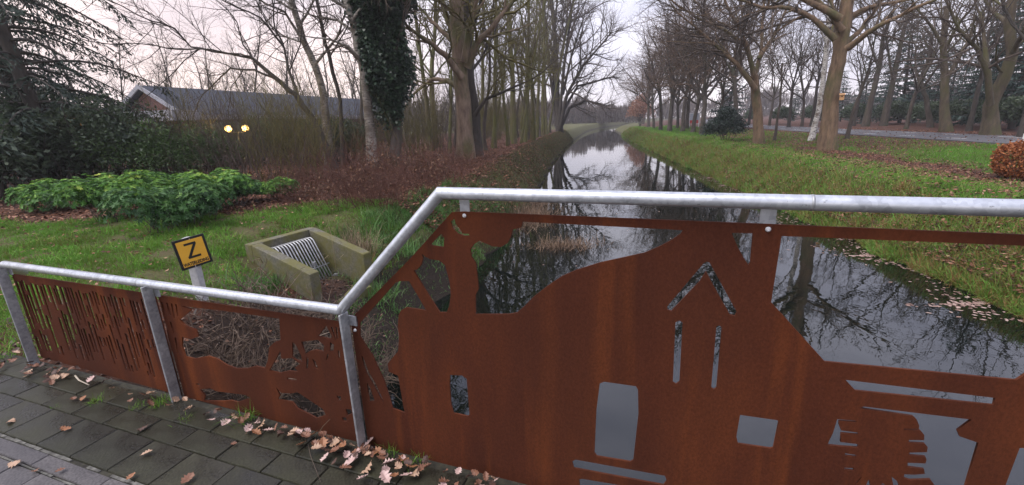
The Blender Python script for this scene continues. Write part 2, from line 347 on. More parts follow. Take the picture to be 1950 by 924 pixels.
# ------------------------------------------------------------------ road on the right
def road_build():
    near = [(20.45, 18.61), (21.73, 23.68), (22.9, 31.0), (23.6, 40.6)]; far = [(24.5, 18.0), (25.9, 23.0), (27.2, 30.5), (28.0, 40.6)]
    # widened to a straight two-lane road beside the canal
    ax = Vector((21.2, 20.0, 0)); d = Vector((3.1, 22.0, 0)).normalized(); n = Vector((d.y, -d.x, 0))
    m = mottled('worn_asphalt', [(.3, (.06, .06, .065)), (.7, (.10, .10, .107))], 14, .75, bs=.3, bd=.004)
    pts = [(-70, 0), (-20, 0), (0, 0), (20, .6), (45, 3.0), (80, 9), (140, 26)]
    P = [ax + d * s + n * o for s, o in pts]
    V = []; F = []
    for i, p in enumerate(P):
        V += [(p.x, p.y, .035), (p.x + n.x * 4.6, p.y + n.y * 4.6, .035)]
        if i: F.append((2 * i - 2, 2 * i - 1, 2 * i + 1, 2 * i))
    V2 = [(a, b, c - .25) for a, b, c in V]; nV = len(V)
    for i in range(1, len(P)):
        F.append((2 * i - 2, 2 * i, 2 * i + nV, 2 * i - 2 + nV)); F.append((2 * i - 1, 2 * i - 1 + nV, 2 * i + 1 + nV, 2 * i + 1)[::-1])
    me = bpy.data.meshes.new('road'); me.from_pydata(V + V2, [], F); me.update(); me.materials.append(m); r = tag(link('road', me), kind='structure')
    pm = mottled('road_paint', [(.35, (.45, .45, .44)), (.6, (.72, .72, .71))], 9, .6, bs=0)
    for side, off in (('near', 1.15), ('far', 3.55)):
        s = -30.0
        while s < 60:
            o = float(np.interp(s, [q[0] for q in pts], [q[1] for q in pts])) + off; o2 = float(np.interp(s + 1.2, [q[0] for q in pts], [q[1] for q in pts])) + off
            a = ax + d * s + n * o; b2 = ax + d * (s + 1.3) + n * o2; w = n * .06
            MB().poly([(q.x, q.y, .041) for q in (a - w, a + w, b2 + w, b2 - w)], [(0, 1, 2, 3)]).build('lane_dash', pm, r); s += 3.6
road_build()

# ------------------------------------------------------------------ bridge deck and paving
conc = mottled('bridge_concrete', [(.3, (.12, .115, .10)), (.7, (.24, .23, .21))], 6, .85)
dk = MB(); q = [fpt(-4.6, -3.2, 0), fpt(7.5, -3.2, 0), fpt(7.5, .05, 0), fpt(-4.6, .05, 0)]
dk.hexa([(p.x, p.y, -.38) for p in q], [(p.x, p.y, -.052) for p in q]); tag(dk.build('bridge_deck', conc), kind='structure')
def slabmat(name, a, b_, moss, amt, rough):
    m, t, b = mat_new(name); n = noise(t, 5, 5, 'Object'); n2 = noise(t, 90, 4, 'Object'); n3 = noise(t, 2.3, 4, 'Object')
    oi = nd(t, 'ShaderNodeObjectInfo')
    c = ramp(t, n, [(.3, a), (.7, b_)]); c = mixc(t, ramp(t, n3, [(.60 - amt * .3, (0, 0, 0)), (.72, (amt + .1,) * 3)]), c, moss)
    c = mixc(t, ramp(t, n2, [(.35, (.55, .55, .55)), (.65, (1.25, 1.25, 1.25))]), c, c); v = ramp(t, oi.outputs['Random'], [(0, (.75, .75, .77)), (1, (1.12, 1.1, 1.05))])
    c = mixc(t, 1.0, c, v, 'MULTIPLY'); sp = ramp(t, n2, [(.36, (.6, .6, .6)), (.62, (1.1, 1.1, 1.1))]); c = mixc(t, 1.0, c, sp, 'MULTIPLY')
    t.links.new(c, b.inputs['Base Color']); r_ = nd(t, 'ShaderNodeMapRange'); r_.inputs['From Min'].default_value = .35; r_.inputs['From Max'].default_value = .65; r_.inputs['To Min'].default_value = rough - .16; r_.inputs['To Max'].default_value = rough + .14
    t.links.new(n, r_.inputs[0]); t.links.new(r_.outputs[0], b.inputs['Roughness']); b.inputs['Specular IOR Level'].default_value = .3; bump(t, b, n2, .35, .004); return m
M['slab'] = slabmat('damp_concrete_slab', (.028, .026, .022), (.054, .050, .041), (.034, .036, .015), .8, .36)
M['kerb'] = slabmat('damp_kerb_stone', (.075, .07, .072), (.125, .117, .12), (.05, .05, .032), .25, .45)
M['joint'] = mottled('pale_sandy_joint', [(.3, (.045, .042, .036)), (.5, (.10, .097, .085)), (.75, (.22, .21, .185))], 30, .85, bs=.5, bd=.004)
M['soil'] = mottled('dark_joint_soil', [(.3, (.012, .011, .009)), (.7, (.05, .046, .03))], 40, .95)
pav = empty('pavement'); tag(pav, kind='structure')
bed = MB(); q = [fpt(-4.3, -2.4, 0), fpt(3.4, -2.4, 0), fpt(3.4, .03, 0), fpt(-4.3, .03, 0)]
bed.hexa([(p.x, p.y, -.05) for p in q], [(p.x, p.y, -.012) for p in q]); bed.build('bedding', M['soil'], pav)
def slab_mesh(name, L, D, mat):
    g = .0025; x, y = L / 2 - g, D / 2 - g; c = .0035; r = []
    b = MB().hexa([(-x, -y, -.04), (x, -y, -.04), (x, y, -.04), (-x, y, -.04)], [(-x, -y, -.006), (x, -y, -.006), (x, y, -.006), (-x, y, -.006)])
    b.f.pop(1); n0 = 4
    b.poly([(-x + c, -y + c, 0), (x - c, -y + c, 0), (x - c, y - c, 0), (-x + c, y - c, 0)], [(0, 1, 2, 3)])
    for i in range(4): b.f.append((n0 + i, n0 + (i + 1) % 4, 8 + (i + 1) % 4, 8 + i))
    return b.mesh(name, mat)
rs = random.Random(4)
for p0, p1, L, off, nm, mk in ((-.02, -.165, .30, .10, 'paving_slab', 'slab'), (-.165, -.303, .30, .02, 'paving_slab', 'slab'), (-.303, -.528, .30, .17, 'paving_slab', 'slab'),
                           (-.547, -.628, .50, .05, 'kerb_stone', 'kerb'), (-.640, -.84, .21, .0, 'paving_brick', 'kerb'), (-.84, -1.04, .21, .1, 'paving_brick', 'kerb'), (-1.04, -1.24, .21, .0, 'paving_brick', 'kerb')):
    me = slab_mesh(nm, L, p0 - p1, M[mk]); s = -3.95 + off
    while s < (2.6 if p0 > -.2 else .6):
        P = fpt(s + L / 2, (p0 + p1) / 2, rs.uniform(-.003, .003))
        link(nm, me, pav, P, (R(rs.uniform(-.5, .5)), R(rs.uniform(-.5, .5)), FTH + R(rs.uniform(-.5, .5)))); s += L
for a, b2 in ((-.530, -.545), (-.630, -.638)):
    j = MB(); pr = random.Random(int(-a * 1000)); s = -4.2; top = []; 
    while s < .8:
        l = pr.uniform(.05, .16)
        if pr.random() < .86:
            w0 = pr.uniform(-.003, .003); q = [fpt(s, b2 + w0, 0), fpt(s + l, b2 - w0, 0), fpt(s + l, a + w0, 0), fpt(s, a - w0, 0)]; h = pr.uniform(-.008, -.001)
            j.hexa([(p.x, p.y, -.02) for p in q], [(p.x, p.y, h) for p in q])
        s += l + .002
    j.build('joint_strip', M['joint'], pav)

# ------------------------------------------------------------------ railing
def galv(name, a, b_, rough):
    m, t, b = mat_new(name); v = nd(t, 'ShaderNodeTexVoronoi'); v.inputs['Scale'].default_value = 70; c_ = nd(t, 'ShaderNodeTexCoord'); t.links.new(c_.outputs['Object'], v.inputs['Vector'])
    n = noise(t, 16, 6, 'Object'); n2 = noise(t, 60, 4, 'Object')
    c = ramp(t, n, [(.3, a), (.7, b_)]); gv = nd(t, 'ShaderNodeRGBToBW'); t.links.new(v.outputs['Color'], gv.inputs[0]); c = mixc(t, .2, c, mixc(t, 1.0, c, gv.outputs[0], 'OVERLAY')); c = mixc(t, ramp(t, n2, [(.68, (0, 0, 0)), (.74, (.7, .7, .7))]), c, (.14, .13, .12))
    hs = nd(t, 'ShaderNodeHueSaturation'); hs.inputs['Saturation'].default_value = .38; t.links.new(c, hs.inputs['Color']); t.links.new(hs.outputs[0], b.inputs['Base Color'])
    b.inputs['Metallic'].default_value = .62; b.inputs['Roughness'].default_value = rough; bump(t, b, n, .12, .004); return m
M['galv'] = galv('galvanised_steel', (.34, .40, .47), (.53, .60, .69), .34)
M['galv_post'] = galv('weathered_galvanised_flat', (.26, .29, .32), (.42, .45, .48), .5)
M['galv_bar'] = galv('dull_galvanised_bar', (.30, .31, .32), (.5, .51, .52), .5)
def corten():
    m, t, b = mat_new('rusted_weathering_steel')
    n1 = noise(t, 3.2, 5, 'Object', (1, 1, .22)); n2 = noise(t, 120, 6, 'Object', (1, 1, .7), .75); n3 = noise(t, 1.1, 3, 'Object', (1, 1, .5)); n4 = noise(t, 7, 5, 'Object', (1, 1, .07)); n5 = noise(t, 260, 3, 'Object')
    c = ramp(t, n1, [(.28, (.042, .0132, .0078)), (.5, (.072, .0205, .0096)), (.72, (.108, .0305, .011))])
    c = mixc(t, ramp(t, n4, [(.54, (0, 0, 0)), (.68, (.38, .38, .38))]), c, (.21, .058, .0135)); c = mixc(t, ramp(t, n3, [(.45, (0, 0, 0)), (.62, (.7, .7, .7))]), c, (.058, .0185, .0098))
    g = ramp(t, n2, [(.34, (.75, .73, .72)), (.66, (1.18, 1.18, 1.18))]); c = mixc(t, 1.0, c, g, 'MULTIPLY'); c = mixc(t, ramp(t, n5, [(.72, (0, 0, 0)), (.76, (.5, .5, .5))]), c, (.18, .07, .03))
    t.links.new(c, b.inputs['Base Color']); b.inputs['Roughness'].default_value = .85; b.inputs['Specular IOR Level'].default_value = .12; bump(t, b, n2, .25, .003); return m
M['corten'] = corten()
rail = empty('bridge_railing', fpt(-2.3, 0, 0)); RL = Vector(rail.location)
tag(rail, 'galvanised steel bridge railing with rusted cut-out panels, in the foreground', 'railing')
def loc(s, p, z): return fpt(s, p, z) - RL
LZ, UZ, TR = .762, 1.334, .0242
s_a = onf(648, 587)[0]; s_b = onf(838, 367)[0]; s_l = onf(4, 503)[0]
ends = [loc(s_l - .5, .28, LZ - .20), loc(s_l - .08, .02, LZ - .03), loc(s_l + .03, 0, LZ), loc(-1.9, 0, LZ), loc(s_a, 0, LZ), loc(s_b, 0, UZ), loc(.7, 0, UZ), loc(3.4, 0, UZ)]
hr = MB().tube(ends, TR, 20).build('handrail', M['galv'], rail, True)
es = hr.modifiers.new('split', 'EDGE_SPLIT'); es.split_angle = R(24)
for px, py in ((268, 545), (1545, 388)):
    s = onf(px, py)[0]; z = LZ if px < 700 else UZ; MB().tube([loc(s - .004, 0, z), loc(s + .004, 0, z)], TR + .0012, 20).build('weld_seam', M['galv_post'], hr, True)
posts = []
for px, py, w in ((75, 688, .0), (330, 765, 0), (697, 845, 0)):
    g0 = gp(px, py); s = (g0 - FO).dot(FE); posts.append(s)
    p = MB().box(loc(s, -.012, LZ / 2 - .02), (.012, .056, LZ + .02), Matrix.Rotation(FTH, 3, 'Z'))
    po = bevel(p.build('post', M['galv_post'], rail), .002, 1)
    MB().box(loc(s + .022, .022, LZ - .06), (.044, .006, .05), Matrix.Rotation(FTH, 3, 'Z')).build('tab', M['galv_post'], po)
PO = .03     # the panels hang behind the rail's axis
def plate(name, outline, holes, parent, off):
    cu = bpy.data.curves.new(name, 'CURVE'); cu.dimensions = '2D'; cu.fill_mode = 'BOTH'; cu.extrude = .004
    for poly in [outline] + holes:
        sp = cu.splines.new('POLY'); sp.points.add(len(poly) - 1); sp.use_cyclic_u = True
        for i, (a, b) in enumerate(poly): sp.points[i].co = (a, b, 0, 1)
    tmp = bpy.data.objects.new('tmp', cu); COL.objects.link(tmp); bpy.context.view_layer.update()
    me = bpy.data.meshes.new_from_object(tmp.evaluated_get(bpy.context.evaluated_depsgraph_get())); bpy.data.objects.remove(tmp)
    n = len(me.vertices); co = np.empty(n * 3, np.float32); me.vertices.foreach_get('co', co); co = co.reshape(-1, 3)
    base = np.array(loc(0, off, 0)); out = base + np.outer(co[:, 0], np.array(FE)) + np.outer(co[:, 2], np.array(FN)); out[:, 2] = co[:, 1]
    me.vertices.foreach_set('co', out.astype(np.float32).ravel()); me.materials.clear(); me.materials.append(M['corten']); me.name = name; me.update()
    return link(name, me, parent)
def smooth_poly(P, it=1):
    for _ in range(it):
        Q = []
        for i, p in enumerate(P):
            q = P[(i + 1) % len(P)]; Q += [(p[0] * .8 + q[0] * .2, p[1] * .8 + q[1] * .2), (p[0] * .2 + q[0] * .8, p[1] * .2 + q[1] * .8)]
        P = Q
    return P
def trace(P, sc=1.0, ox=0, oy=0, sm=0):
    Q = [onf(ox + a / sc, oy + b / sc, PO) for a, b in P]
    return smooth_poly(Q, sm) if sm else Q
# the windmill panel over the water
s3 = posts[2]
top = [onf(x, y, PO) for x, y in ((676, 607), (783, 491), (861, 404), (883, 403))]
pz = top[-1][1]
out3 = [(s3 + .006, -.03), (3.35, -.03), (3.35, pz), top[3], top[2], top[1], (s3 + .022, top[0][1] + .012), (s3 + .006, top[0][1] - .02)]
Z3 = dict(sc=3.3, ox=650, oy=340); Z4 = dict(sc=3.3, ox=650, oy=580); Z7 = dict(sc=1.992, ox=970, oy=460); Z9 = dict(sc=3.637, ox=1540, oy=670)
H3 = [
 trace([(690,270),(712,250),(725,290),(755,325),(762,343),(805,348),(808,358),(770,359),(735,346),(700,312)], **Z3),
 trace([(565,412),(630,345),(650,370),(645,430),(575,420)], **Z3),
 trace([(508,470),(530,490),(560,505),(620,515),(655,545),(670,600),(685,660),(690,730),(680,800),(665,840),(620,840),(540,715),(455,575),(480,570),(505,540),(515,500)], **Z3),
 trace([(691,609),(754,538),(762,535),(780,535),(813,591),(774,585),(764,591),(760,600),(758,622),(761,640),(759,668),(739,692),(741,707),(759,715),(769,774),(772,786),(748,777),(732,725),(710,677),(686,640),(686,615)]),
 trace([(130,314),(147,345),(177,425),(217,490),(270,610),(278,645),(250,590),(200,500),(167,445),(144,390)], **Z4),
 trace([(163,487),(185,520),(213,605),(177,610)], **Z4),
 trace([(685,440),(760,443),(790,465),(808,690),(795,700),(705,680),(690,620),(682,500)], **Z4),
 trace([(996,422),(993,433),(977,437),(973,452),(967,463),(955,470),(939,469),(927,464),(914,458),(903,465),(896,475),(898,488),(906,500),(910,530),(912,550),(906,561),(906,598),(970,598),(985,595),(1000,582),(1015,566),(1042,545),(1070,526),(1095,515),(1120,507),(1142,500),(1188,490),(1228,481),(1254,470),(1277,458),(1296,445),(1300,438)]),
 trace([(1393,443),(1433,444),(1428,500),(1425,504),(1418,494),(1405,471),(1398,455)]),
 trace([(1488,449),(1468,575),(1570,688),(1934,723),(1985,690),(2010,470)]),
 trace([(250,190),(1285,315),(1275,365),(320,265)], **Z9),
 trace([(345,385),(380,375),(1125,465),(1025,540),(1040,580),(1170,625),(1070,960),(880,960),(865,915),(840,880),(700,885),(652,868),(660,842),(720,846),(800,840),(795,808),(680,793),(682,763),(805,768),(812,742),(805,722),(692,712),(695,693),(815,690),(820,655),(800,632),(688,625),(690,607),(795,607),(797,572),(770,540),(655,536),(655,527),(758,529),(762,510),(745,465),(720,442)], **Z9),
 trace([(195,462),(330,474),(330,485),(207,476),(207,502),(222,540),(340,555),(340,570),(222,560),(217,620),(340,635),(338,660),(220,652),(130,642),(135,620),(165,560)], **Z9),
 trace([(248,697),(325,710),(325,725),(250,715)], **Z9), trace([(245,798),(310,800),(308,820),(245,812)], **Z9),
 trace([(365,855),(335,910),(320,905)], **Z9), trace([(390,924),(415,875),(425,930)], **Z9), trace([(475,925),(510,905),(540,926)], **Z9), trace([(570,860),(610,890),(625,930),(585,930)], **Z9),
 trace([(1455,660),(1520,664),(1520,960),(1345,950)], **Z9),
 trace([(598,246),(736,82),(748,74),(760,80),(862,266),(855,281),(836,277),(765,150),(746,112),(722,150),(614,263),(600,258)], **Z7),
 trace([(630,305),(645,298),(657,306),(645,530),(632,540),(620,532)], **Z7), trace([(785,320),(796,316),(805,324),(785,553),(776,560),(765,553)], **Z7),
 trace([(343,537),(360,530),(480,547),(488,560),(490,650),(470,828),(458,834),(332,813),(323,800),(330,640)], **Z7),
 trace([(238,832),(252,825),(590,886),(597,905),(585,922),(245,858)], **Z7), trace([(265,900),(278,898),(420,922),(420,945),(268,930)], **Z7),
 trace([(1409,789),(1480,799),(1482,803),(1472,852),(1466,853),(1405,844),(1402,830)])]
plate('corten_panel', out3, H3, rail, PO)['label'] = 'large rusted panel cut with a windmill, hill and chapel outline'
# the landscape panel
s2 = posts[1]; Z2 = dict(sc=2.886, ox=260, oy=540)
tz = onf(480, 588, PO)[1]
out2 = [(s2 + .016, .0), (s3 - .014, -.02), (s3 - .014, tz), (s2 + .016, tz)]
H2 = [
 trace([(240,120),(300,128),(420,142),(600,165),(788,192),(795,310),(762,320),(732,350),(725,420),(708,464),(660,452),(610,465),(550,465),(500,447),(450,415),(400,398),(320,412),(272,400),(252,340),(255,292),(300,306),(343,290),(330,252),(272,232),(240,198),(308,142)], **Z2),
 trace([(793,368),(800,412),(858,408),(903,440),(872,460),(893,484),(840,478),(790,490),(732,476),(770,410)], **Z2),
 trace([(830,515),(883,524),(880,532),(832,526)], **Z2),
 trace([(860,320),(878,334),(908,396),(912,428),(880,418),(858,402)], **Z2),
 trace([(908,318),(1000,308),(1034,340),(1030,372),(985,362),(950,372),(928,388)], **Z2),
 trace([(938,402),(948,410),(945,466),(932,466)], **Z2), trace([(968,410),(985,425),(1004,470),(985,462)], **Z2),
 trace([(1000,288),(1045,230),(1078,290),(1066,303)], **Z2), trace([(1066,320),(1088,335),(1086,368),(1064,372)], **Z2), trace([(1052,385),(1058,390),(1050,420),(1043,416)], **Z2),
 trace([(1070,236),(1080,238),(1102,308),(1094,308)], **Z2), trace([(1096,238),(1106,240),(1112,306),(1104,300)], **Z2), trace([(1116,242),(1126,244),(1146,368),(1138,366)], **Z2), trace([(1108,366),(1116,366),(1122,410),(1112,408)], **Z2),
 trace([(352,580),(408,574),(440,590),(500,598),(600,610),(630,626),(560,650),(520,640),(480,645),(372,642),(380,615)], **Z2),
 trace([(768,566),(798,600),(850,602),(888,596),(940,630),(1028,688),(1044,722),(992,738),(930,706),(886,684),(860,650),(778,634),(790,612)], **Z2),
 trace([(1102,614),(1125,618),(1130,640),(1112,642)], **Z2), trace([(1150,688),(1182,690),(1188,712),(1160,724)], **Z2), trace([(1132,732),(1155,736),(1160,758),(1136,752)], **Z2), trace([(330,546),(352,550),(350,560),(332,558)], **Z2)]
for a in ((100,92,132,205),(138,100,166,198),(166,104,190,172),(192,108,212,188),(216,112,232,178),(82,100,100,190),(186,208,208,270),(142,250,168,352),(168,252,200,372),(212,296,232,384),(248,292,270,400),(112,200,150,345)):
    x0, y0, x1, y1 = a; H2.append(trace([(x0, y0), (x0 + 8, y0 + 1), (x1 + 4, y1), (x1 - 5, y1)], **Z2))
H2 = [h for i, h in enumerate(H2) if not (i == len(H2) - 2)]
plate('corten_panel', out2, H2, rail, PO)['label'] = 'rusted panel cut with a grazing animal above rolling land'
# the reed panel: upright slots in staggered columns
s1 = posts[0]; rr = random.Random(11); out1 = [(s1 + .016, .03), (s2 - .014, .0), (s2 - .014, tz), (s1 + .016, tz)]; H1 = []
s = s1 + .05
while s < s2 - .05:
    u = (s - s1) / (s2 - s1); z = tz - .035 - rr.uniform(0, .03); w = rr.uniform(.012, .027) * (1.5 if u < .4 else 1)
    while z > .12:
        L = rr.uniform(.05, .30) * (1.35 if u < .4 else 1); L = min(L, z - .09)
        dens = .92 if z > .32 else .55
        if rr.random() < dens and L > .04:
            k_ = rr.uniform(-.006, .006); H1.append([(s - w / 2, z), (s + w / 2, z - .006), (s + w / 2 + k_, z - L + .01), (s + k_, z - L), (s - w / 2 + k_, z - L + .008)])
        z -= L + rr.uniform(.02, .07)
    s += w + rr.uniform(.011, .022)
plate('corten_panel', out1, H1, rail, PO)['label'] = 'rusted panel cut with upright reed stems'
for px, py in ((883, 385), (1463, 415)):
    s = onf(px, py, PO)[0]; h = MB().box(loc(s, PO + .007, (UZ + pz) / 2 - .03), (.040 if px < 1000 else .045, .008, UZ - pz + .05), Matrix.Rotation(FTH, 3, 'Z')).build('hanger', M['galv_post'], rail)
bolt_m = simple('zinc_bolt', (.75, .76, .77), .35, .6)
for px, py in ((884, 411), (1463, 437), (655, 628), (676, 629), (287, 572)):
    s, z = onf(px, py, PO - .006); P = loc(s, PO - .0055, z); b = MB()
    b.tube([P + FN * .004, P - FN * .001, P - FN * .004], [.0085, .0085, .006], 12); b.tube([P - FN * .003, P - FN * .008], .0042, 6); b.build('bolt', bolt_m, rail)

# ------------------------------------------------------------------ plant machinery
def sweep(branches, name, mat, attr=None):
    """branches: list of (pts, radii, sides); swept in batches that share a count"""
    groups = {}
    for p, r, n in branches: groups.setdefault((len(p), n), []).append((p, r))
    V = []; F = []; base = 0
    for (N, n), L in groups.items():
        P = np.array([[tuple(q) for q in p] for p, _ in L], np.float32); Rr = np.array([r for _, r in L], np.float32); B = len(L)
        T = np.empty_like(P); T[:, 1:-1] = P[:, 2:] - P[:, :-2]; T[:, 0] = P[:, 1] - P[:, 0]; T[:, -1] = P[:, -1] - P[:, -2]
        T /= np.linalg.norm(T, axis=2, keepdims=True) + 1e-9
        avg = T.mean(1); ref = np.where(np.abs(avg[:, 2:3]) < .8, np.array([[0, 0, 1.]]), np.array([[1., 0, 0]]))[:, None, :]
        U = np.cross(np.broadcast_to(ref, T.shape), T); U /= np.linalg.norm(U, axis=2, keepdims=True) + 1e-9; Wv = np.cross(T, U)
        a = np.arange(n) * 2 * np.pi / n
        v = P[:, :, None, :] + Rr[:, :, None, None] * (np.cos(a)[None, None, :, None] * U[:, :, None, :] + np.sin(a)[None, None, :, None] * Wv[:, :, None, :])
        V.append(v.reshape(-1, 3))
        b = np.arange(B)[:, None, None] * N * n; i = np.arange(N - 1)[None, :, None] * n; k_ = np.arange(n)[None, None, :]; k2 = (k_ + 1) % n
        F.append((base + np.stack([b + i + k_, b + i + k2, b + i + n + k2, b + i + n + k_], -1)).reshape(-1, 4)); base += B * N * n
    return mesh_np(name, np.concatenate(V), F, mat, True)
def rv(g): return Vector((g.gauss(0, 1), g.gauss(0, 1), g.gauss(0, 1)))
def twist(g, p, d, L, r0, r1, nseg, wig, trop):
    pts = [p.copy()]; rad = [r0]; d = d.normalized(); st = L / nseg
    for i in range(nseg):
        d = (d + rv(g) * wig + Vector((0, 0, trop))).normalized(); p = p + d * st; pts.append(p); f = (i + 1) / nseg; rad.append(r0 + (r1 - r0) * f)
    return pts, rad
def plen(p): return sum((p[i + 1] - p[i]).length for i in range(len(p) - 1))
def along(pts, rad, t):
    f = t * (len(pts) - 1); i = min(int(f), len(pts) - 2); u = f - i
    return pts[i].lerp(pts[i + 1], u), rad[i] + (rad[i + 1] - rad[i]) * u, (pts[i + 1] - pts[i]).normalized()
def ramify(g, par, spec, outl, zmin=.0):
    """grow the next order of branches from par; spec: dens per metre, t0, ang, ratio, minl, wig, trop, sides, nseg, rr"""
    res = []
    for pts, rad, _ in par:
        L = plen(pts); n = spec['dens'] * L; n = int(n) + (g.random() < n % 1); az = g.random() * 6.28
        for i in range(n):
            t = spec['t0'] + (1 - spec['t0']) * (i + g.random()) / n; t = min(t, .985); p, r, d = along(pts, rad, t); az += 2.4 + g.uniform(-.5, .5)
            u = d.orthogonal().normalized(); w = d.cross(u); side = u * math.cos(az) + w * math.sin(az); an = R(g.uniform(*spec['ang'])) 
            nd_ = d * math.cos(an) + side * math.sin(an); l = L * g.uniform(*spec['ratio']) * (1.15 - .75 * t); l = max(min(l, spec.get('maxl', 99)), spec['minl'])
            r0 = max(min(r * spec.get('rr', .62), l * .022 + .002), spec.get('rmin', .0028))
            q, rq = twist(g, p, nd_, l, r0, max(r0 * .3, .0014), spec['nseg'], spec['wig'], spec['trop'])
            res.append((q, rq, spec['sides']))
    outl += res; return res
def tree_mesh(g, heavy, bark_m, twig_m, spec2, name_t='trunk', name_c='crown'):
    """heavy: trunk and limbs as (pts, radii, sides); spec2: list of ramify specs, the first grows from heavy[1:] or heavy"""
    fine = []; cur = heavy
    for sp in spec2: cur = ramify(g, cur, sp, fine)
    return sweep(heavy, name_t, bark_m), sweep(fine, name_c, twig_m)
BARE = lambda d2=2.2, d3=5.0, d4=6.5, wig=.16, trop=.03, ang=(30, 65): [
    dict(dens=d2, t0=.15, ang=ang, ratio=(.3, .55), minl=.5, wig=wig, trop=trop, sides=4, nseg=5),
    dict(dens=d3, t0=.12, ang=(25, 60), ratio=(.3, .55), minl=.25, maxl=1.3, wig=wig, trop=trop, sides=3, nseg=3),
    dict(dens=d4, t0=.1, ang=(20, 55), ratio=(.35, .7), minl=.16, maxl=.6, wig=wig * .8, trop=trop, sides=3, nseg=2, rmin=.0026)]
def stem_tree(seed, h, r, clear=.35, n1=14, l1=.3, ang=(35, 65), lean=(0, 0), wig=.05, trop=.05, bark_m='bark_moss', twig_m='twig', spec=None, bigfork=False):
    """a slender tree with one leading stem"""
    g = random.Random(seed); tr, rd = twist(g, Vector((0, 0, -.15)), Vector((lean[0], lean[1], 1)), h, r, r * .12, 14, wig, .04); rd[0] *= 1.25
    heavy = [(tr, rd, 9)]; limbs = []; az = g.random() * 6
    for i in range(n1):
        t = clear + (.95 - clear) * (i + g.random() * .8) / n1; p, rr_, d = along(tr, rd, t); az += 2.4 + g.uniform(-.4, .4); an = R(g.uniform(*ang))
        dv = Vector((math.cos(az) * math.sin(an), math.sin(az) * math.sin(an), math.cos(an))); l = h * l1 * g.uniform(.65, 1.15) * (1.25 - .85 * (t - clear) / (1 - clear))
        q, rq = twist(g, p, dv, l, min(rr_ * .55, l * .02), .006, 7, .13, trop); limbs.append((q, rq, 5))
    fine = []; cur = limbs
    for sp in (spec or BARE()): cur = ramify(g, cur, sp, fine)
    return sweep(heavy + limbs, 'trunk', M[bark_m]), sweep(fine, 'crown', M[twig_m])
def oak_tree(seed, h, r, bole, n1=6, bark_m='bark_tan', twig_m='twig', lean=(0, 0), spread=(25, 60), spec=None, leaves=0, leaf_m='brown_leaf'):
    """a bole that breaks into spreading limbs"""
    g = random.Random(seed); tr, rd = twist(g, Vector((0, 0, -.15)), Vector((lean[0], lean[1], 1)), bole + .15, r, r * .72, 7, .04, .03); rd[0] *= 1.35; rd[1] *= 1.05
    heavy = [(tr, rd, 12)]; az = g.random() * 6; subs = []
    for i in range(n1):
        t = 1 - .28 * (i / n1) ** 1.3; p, rr_, d = along(tr, rd, min(t, .995)); az += 2.4 + g.uniform(-.5, .5); an = R(g.uniform(*spread)) * (.35 + .9 * i / n1)
        dv = Vector((math.cos(az) * math.sin(an), math.sin(az) * math.sin(an), math.cos(an))); l = (h - bole) * g.uniform(.75, 1.0) * (1.05 - .35 * i / n1)
        q, rq = twist(g, p, dv, l, rr_ * g.uniform(.5, .68), .012, 10, .12, .05); heavy.append((q, rq, 7))
        for j in range(5):
            tt = .2 + .75 * (j + g.random()) / 5; pp, r2, d2 = along(q, rq, tt); a2 = rv(g).normalized(); dv2 = (d2 * .9 + a2 * .9).normalized(); l2 = l * g.uniform(.3, .55) * (1.2 - .6 * tt)
            q2, rq2 = twist(g, pp, dv2, l2, r2 * .6, .008, 7, .16, .03); subs.append((q2, rq2, 5))
    fine = []; cur = heavy[1:] + subs
    for sp in (spec or BARE(1.6, 4.2, 6)): cur = ramify(g, cur, sp, fine)
    tm = sweep(heavy + subs, 'trunk', M[bark_m]); cm = sweep(fine, 'crown', M[twig_m]); lm = None
    if leaves:
        C = [q[-1] for q, _, _ in fine[-len(fine) // 2:]]; C = np.array([tuple(g.choice(C)) for _ in range(leaves)]); lm = leaf_mesh('withered_leaves', C + np.random.RandomState(seed).normal(0, .06, C.shape), None, .09, .05, seed, M[leaf_m])
    return tm, cm, lm
def leaf_mesh(name, C, D, L, Wd, seed, mat, droop=0.0, v=None, fold=.25, nrm=None):
    """one folded diamond per point of C, pointing along D (random if None)"""
    rs_ = np.random.RandomState(seed); n = len(C); C = np.asarray(C, np.float32)
    D = rs_.normal(0, 1, (n, 3)) if D is None else np.asarray(D, float).copy(); D[:, 2] -= droop; D /= np.linalg.norm(D, axis=1, keepdims=True) + 1e-9
    A = rs_.normal(0, 1, (n, 3)) * (.6 if nrm is not None else 1) + (nrm if nrm is not None else 0)
    S = np.cross(D, A); S /= np.linalg.norm(S, axis=1, keepdims=True) + 1e-9; Nn = np.cross(S, D)
    l = (L * rs_.uniform(.5, 1.4, n))[:, None]; w = (Wd * rs_.uniform(.7, 1.2, n))[:, None]
    V = np.stack([C, C + D * l * .45 + S * w * .5 - Nn * w * fold, C + D * l, C + D * l * .45 - S * w * .5 - Nn * w * fold], 1).reshape(-1, 3)
    v = rs_.uniform(0, 1, n) if v is None else v
    return mesh_np(name, V, [np.arange(4 * n).reshape(-1, 4)], mat, False, np.repeat(v, 4))
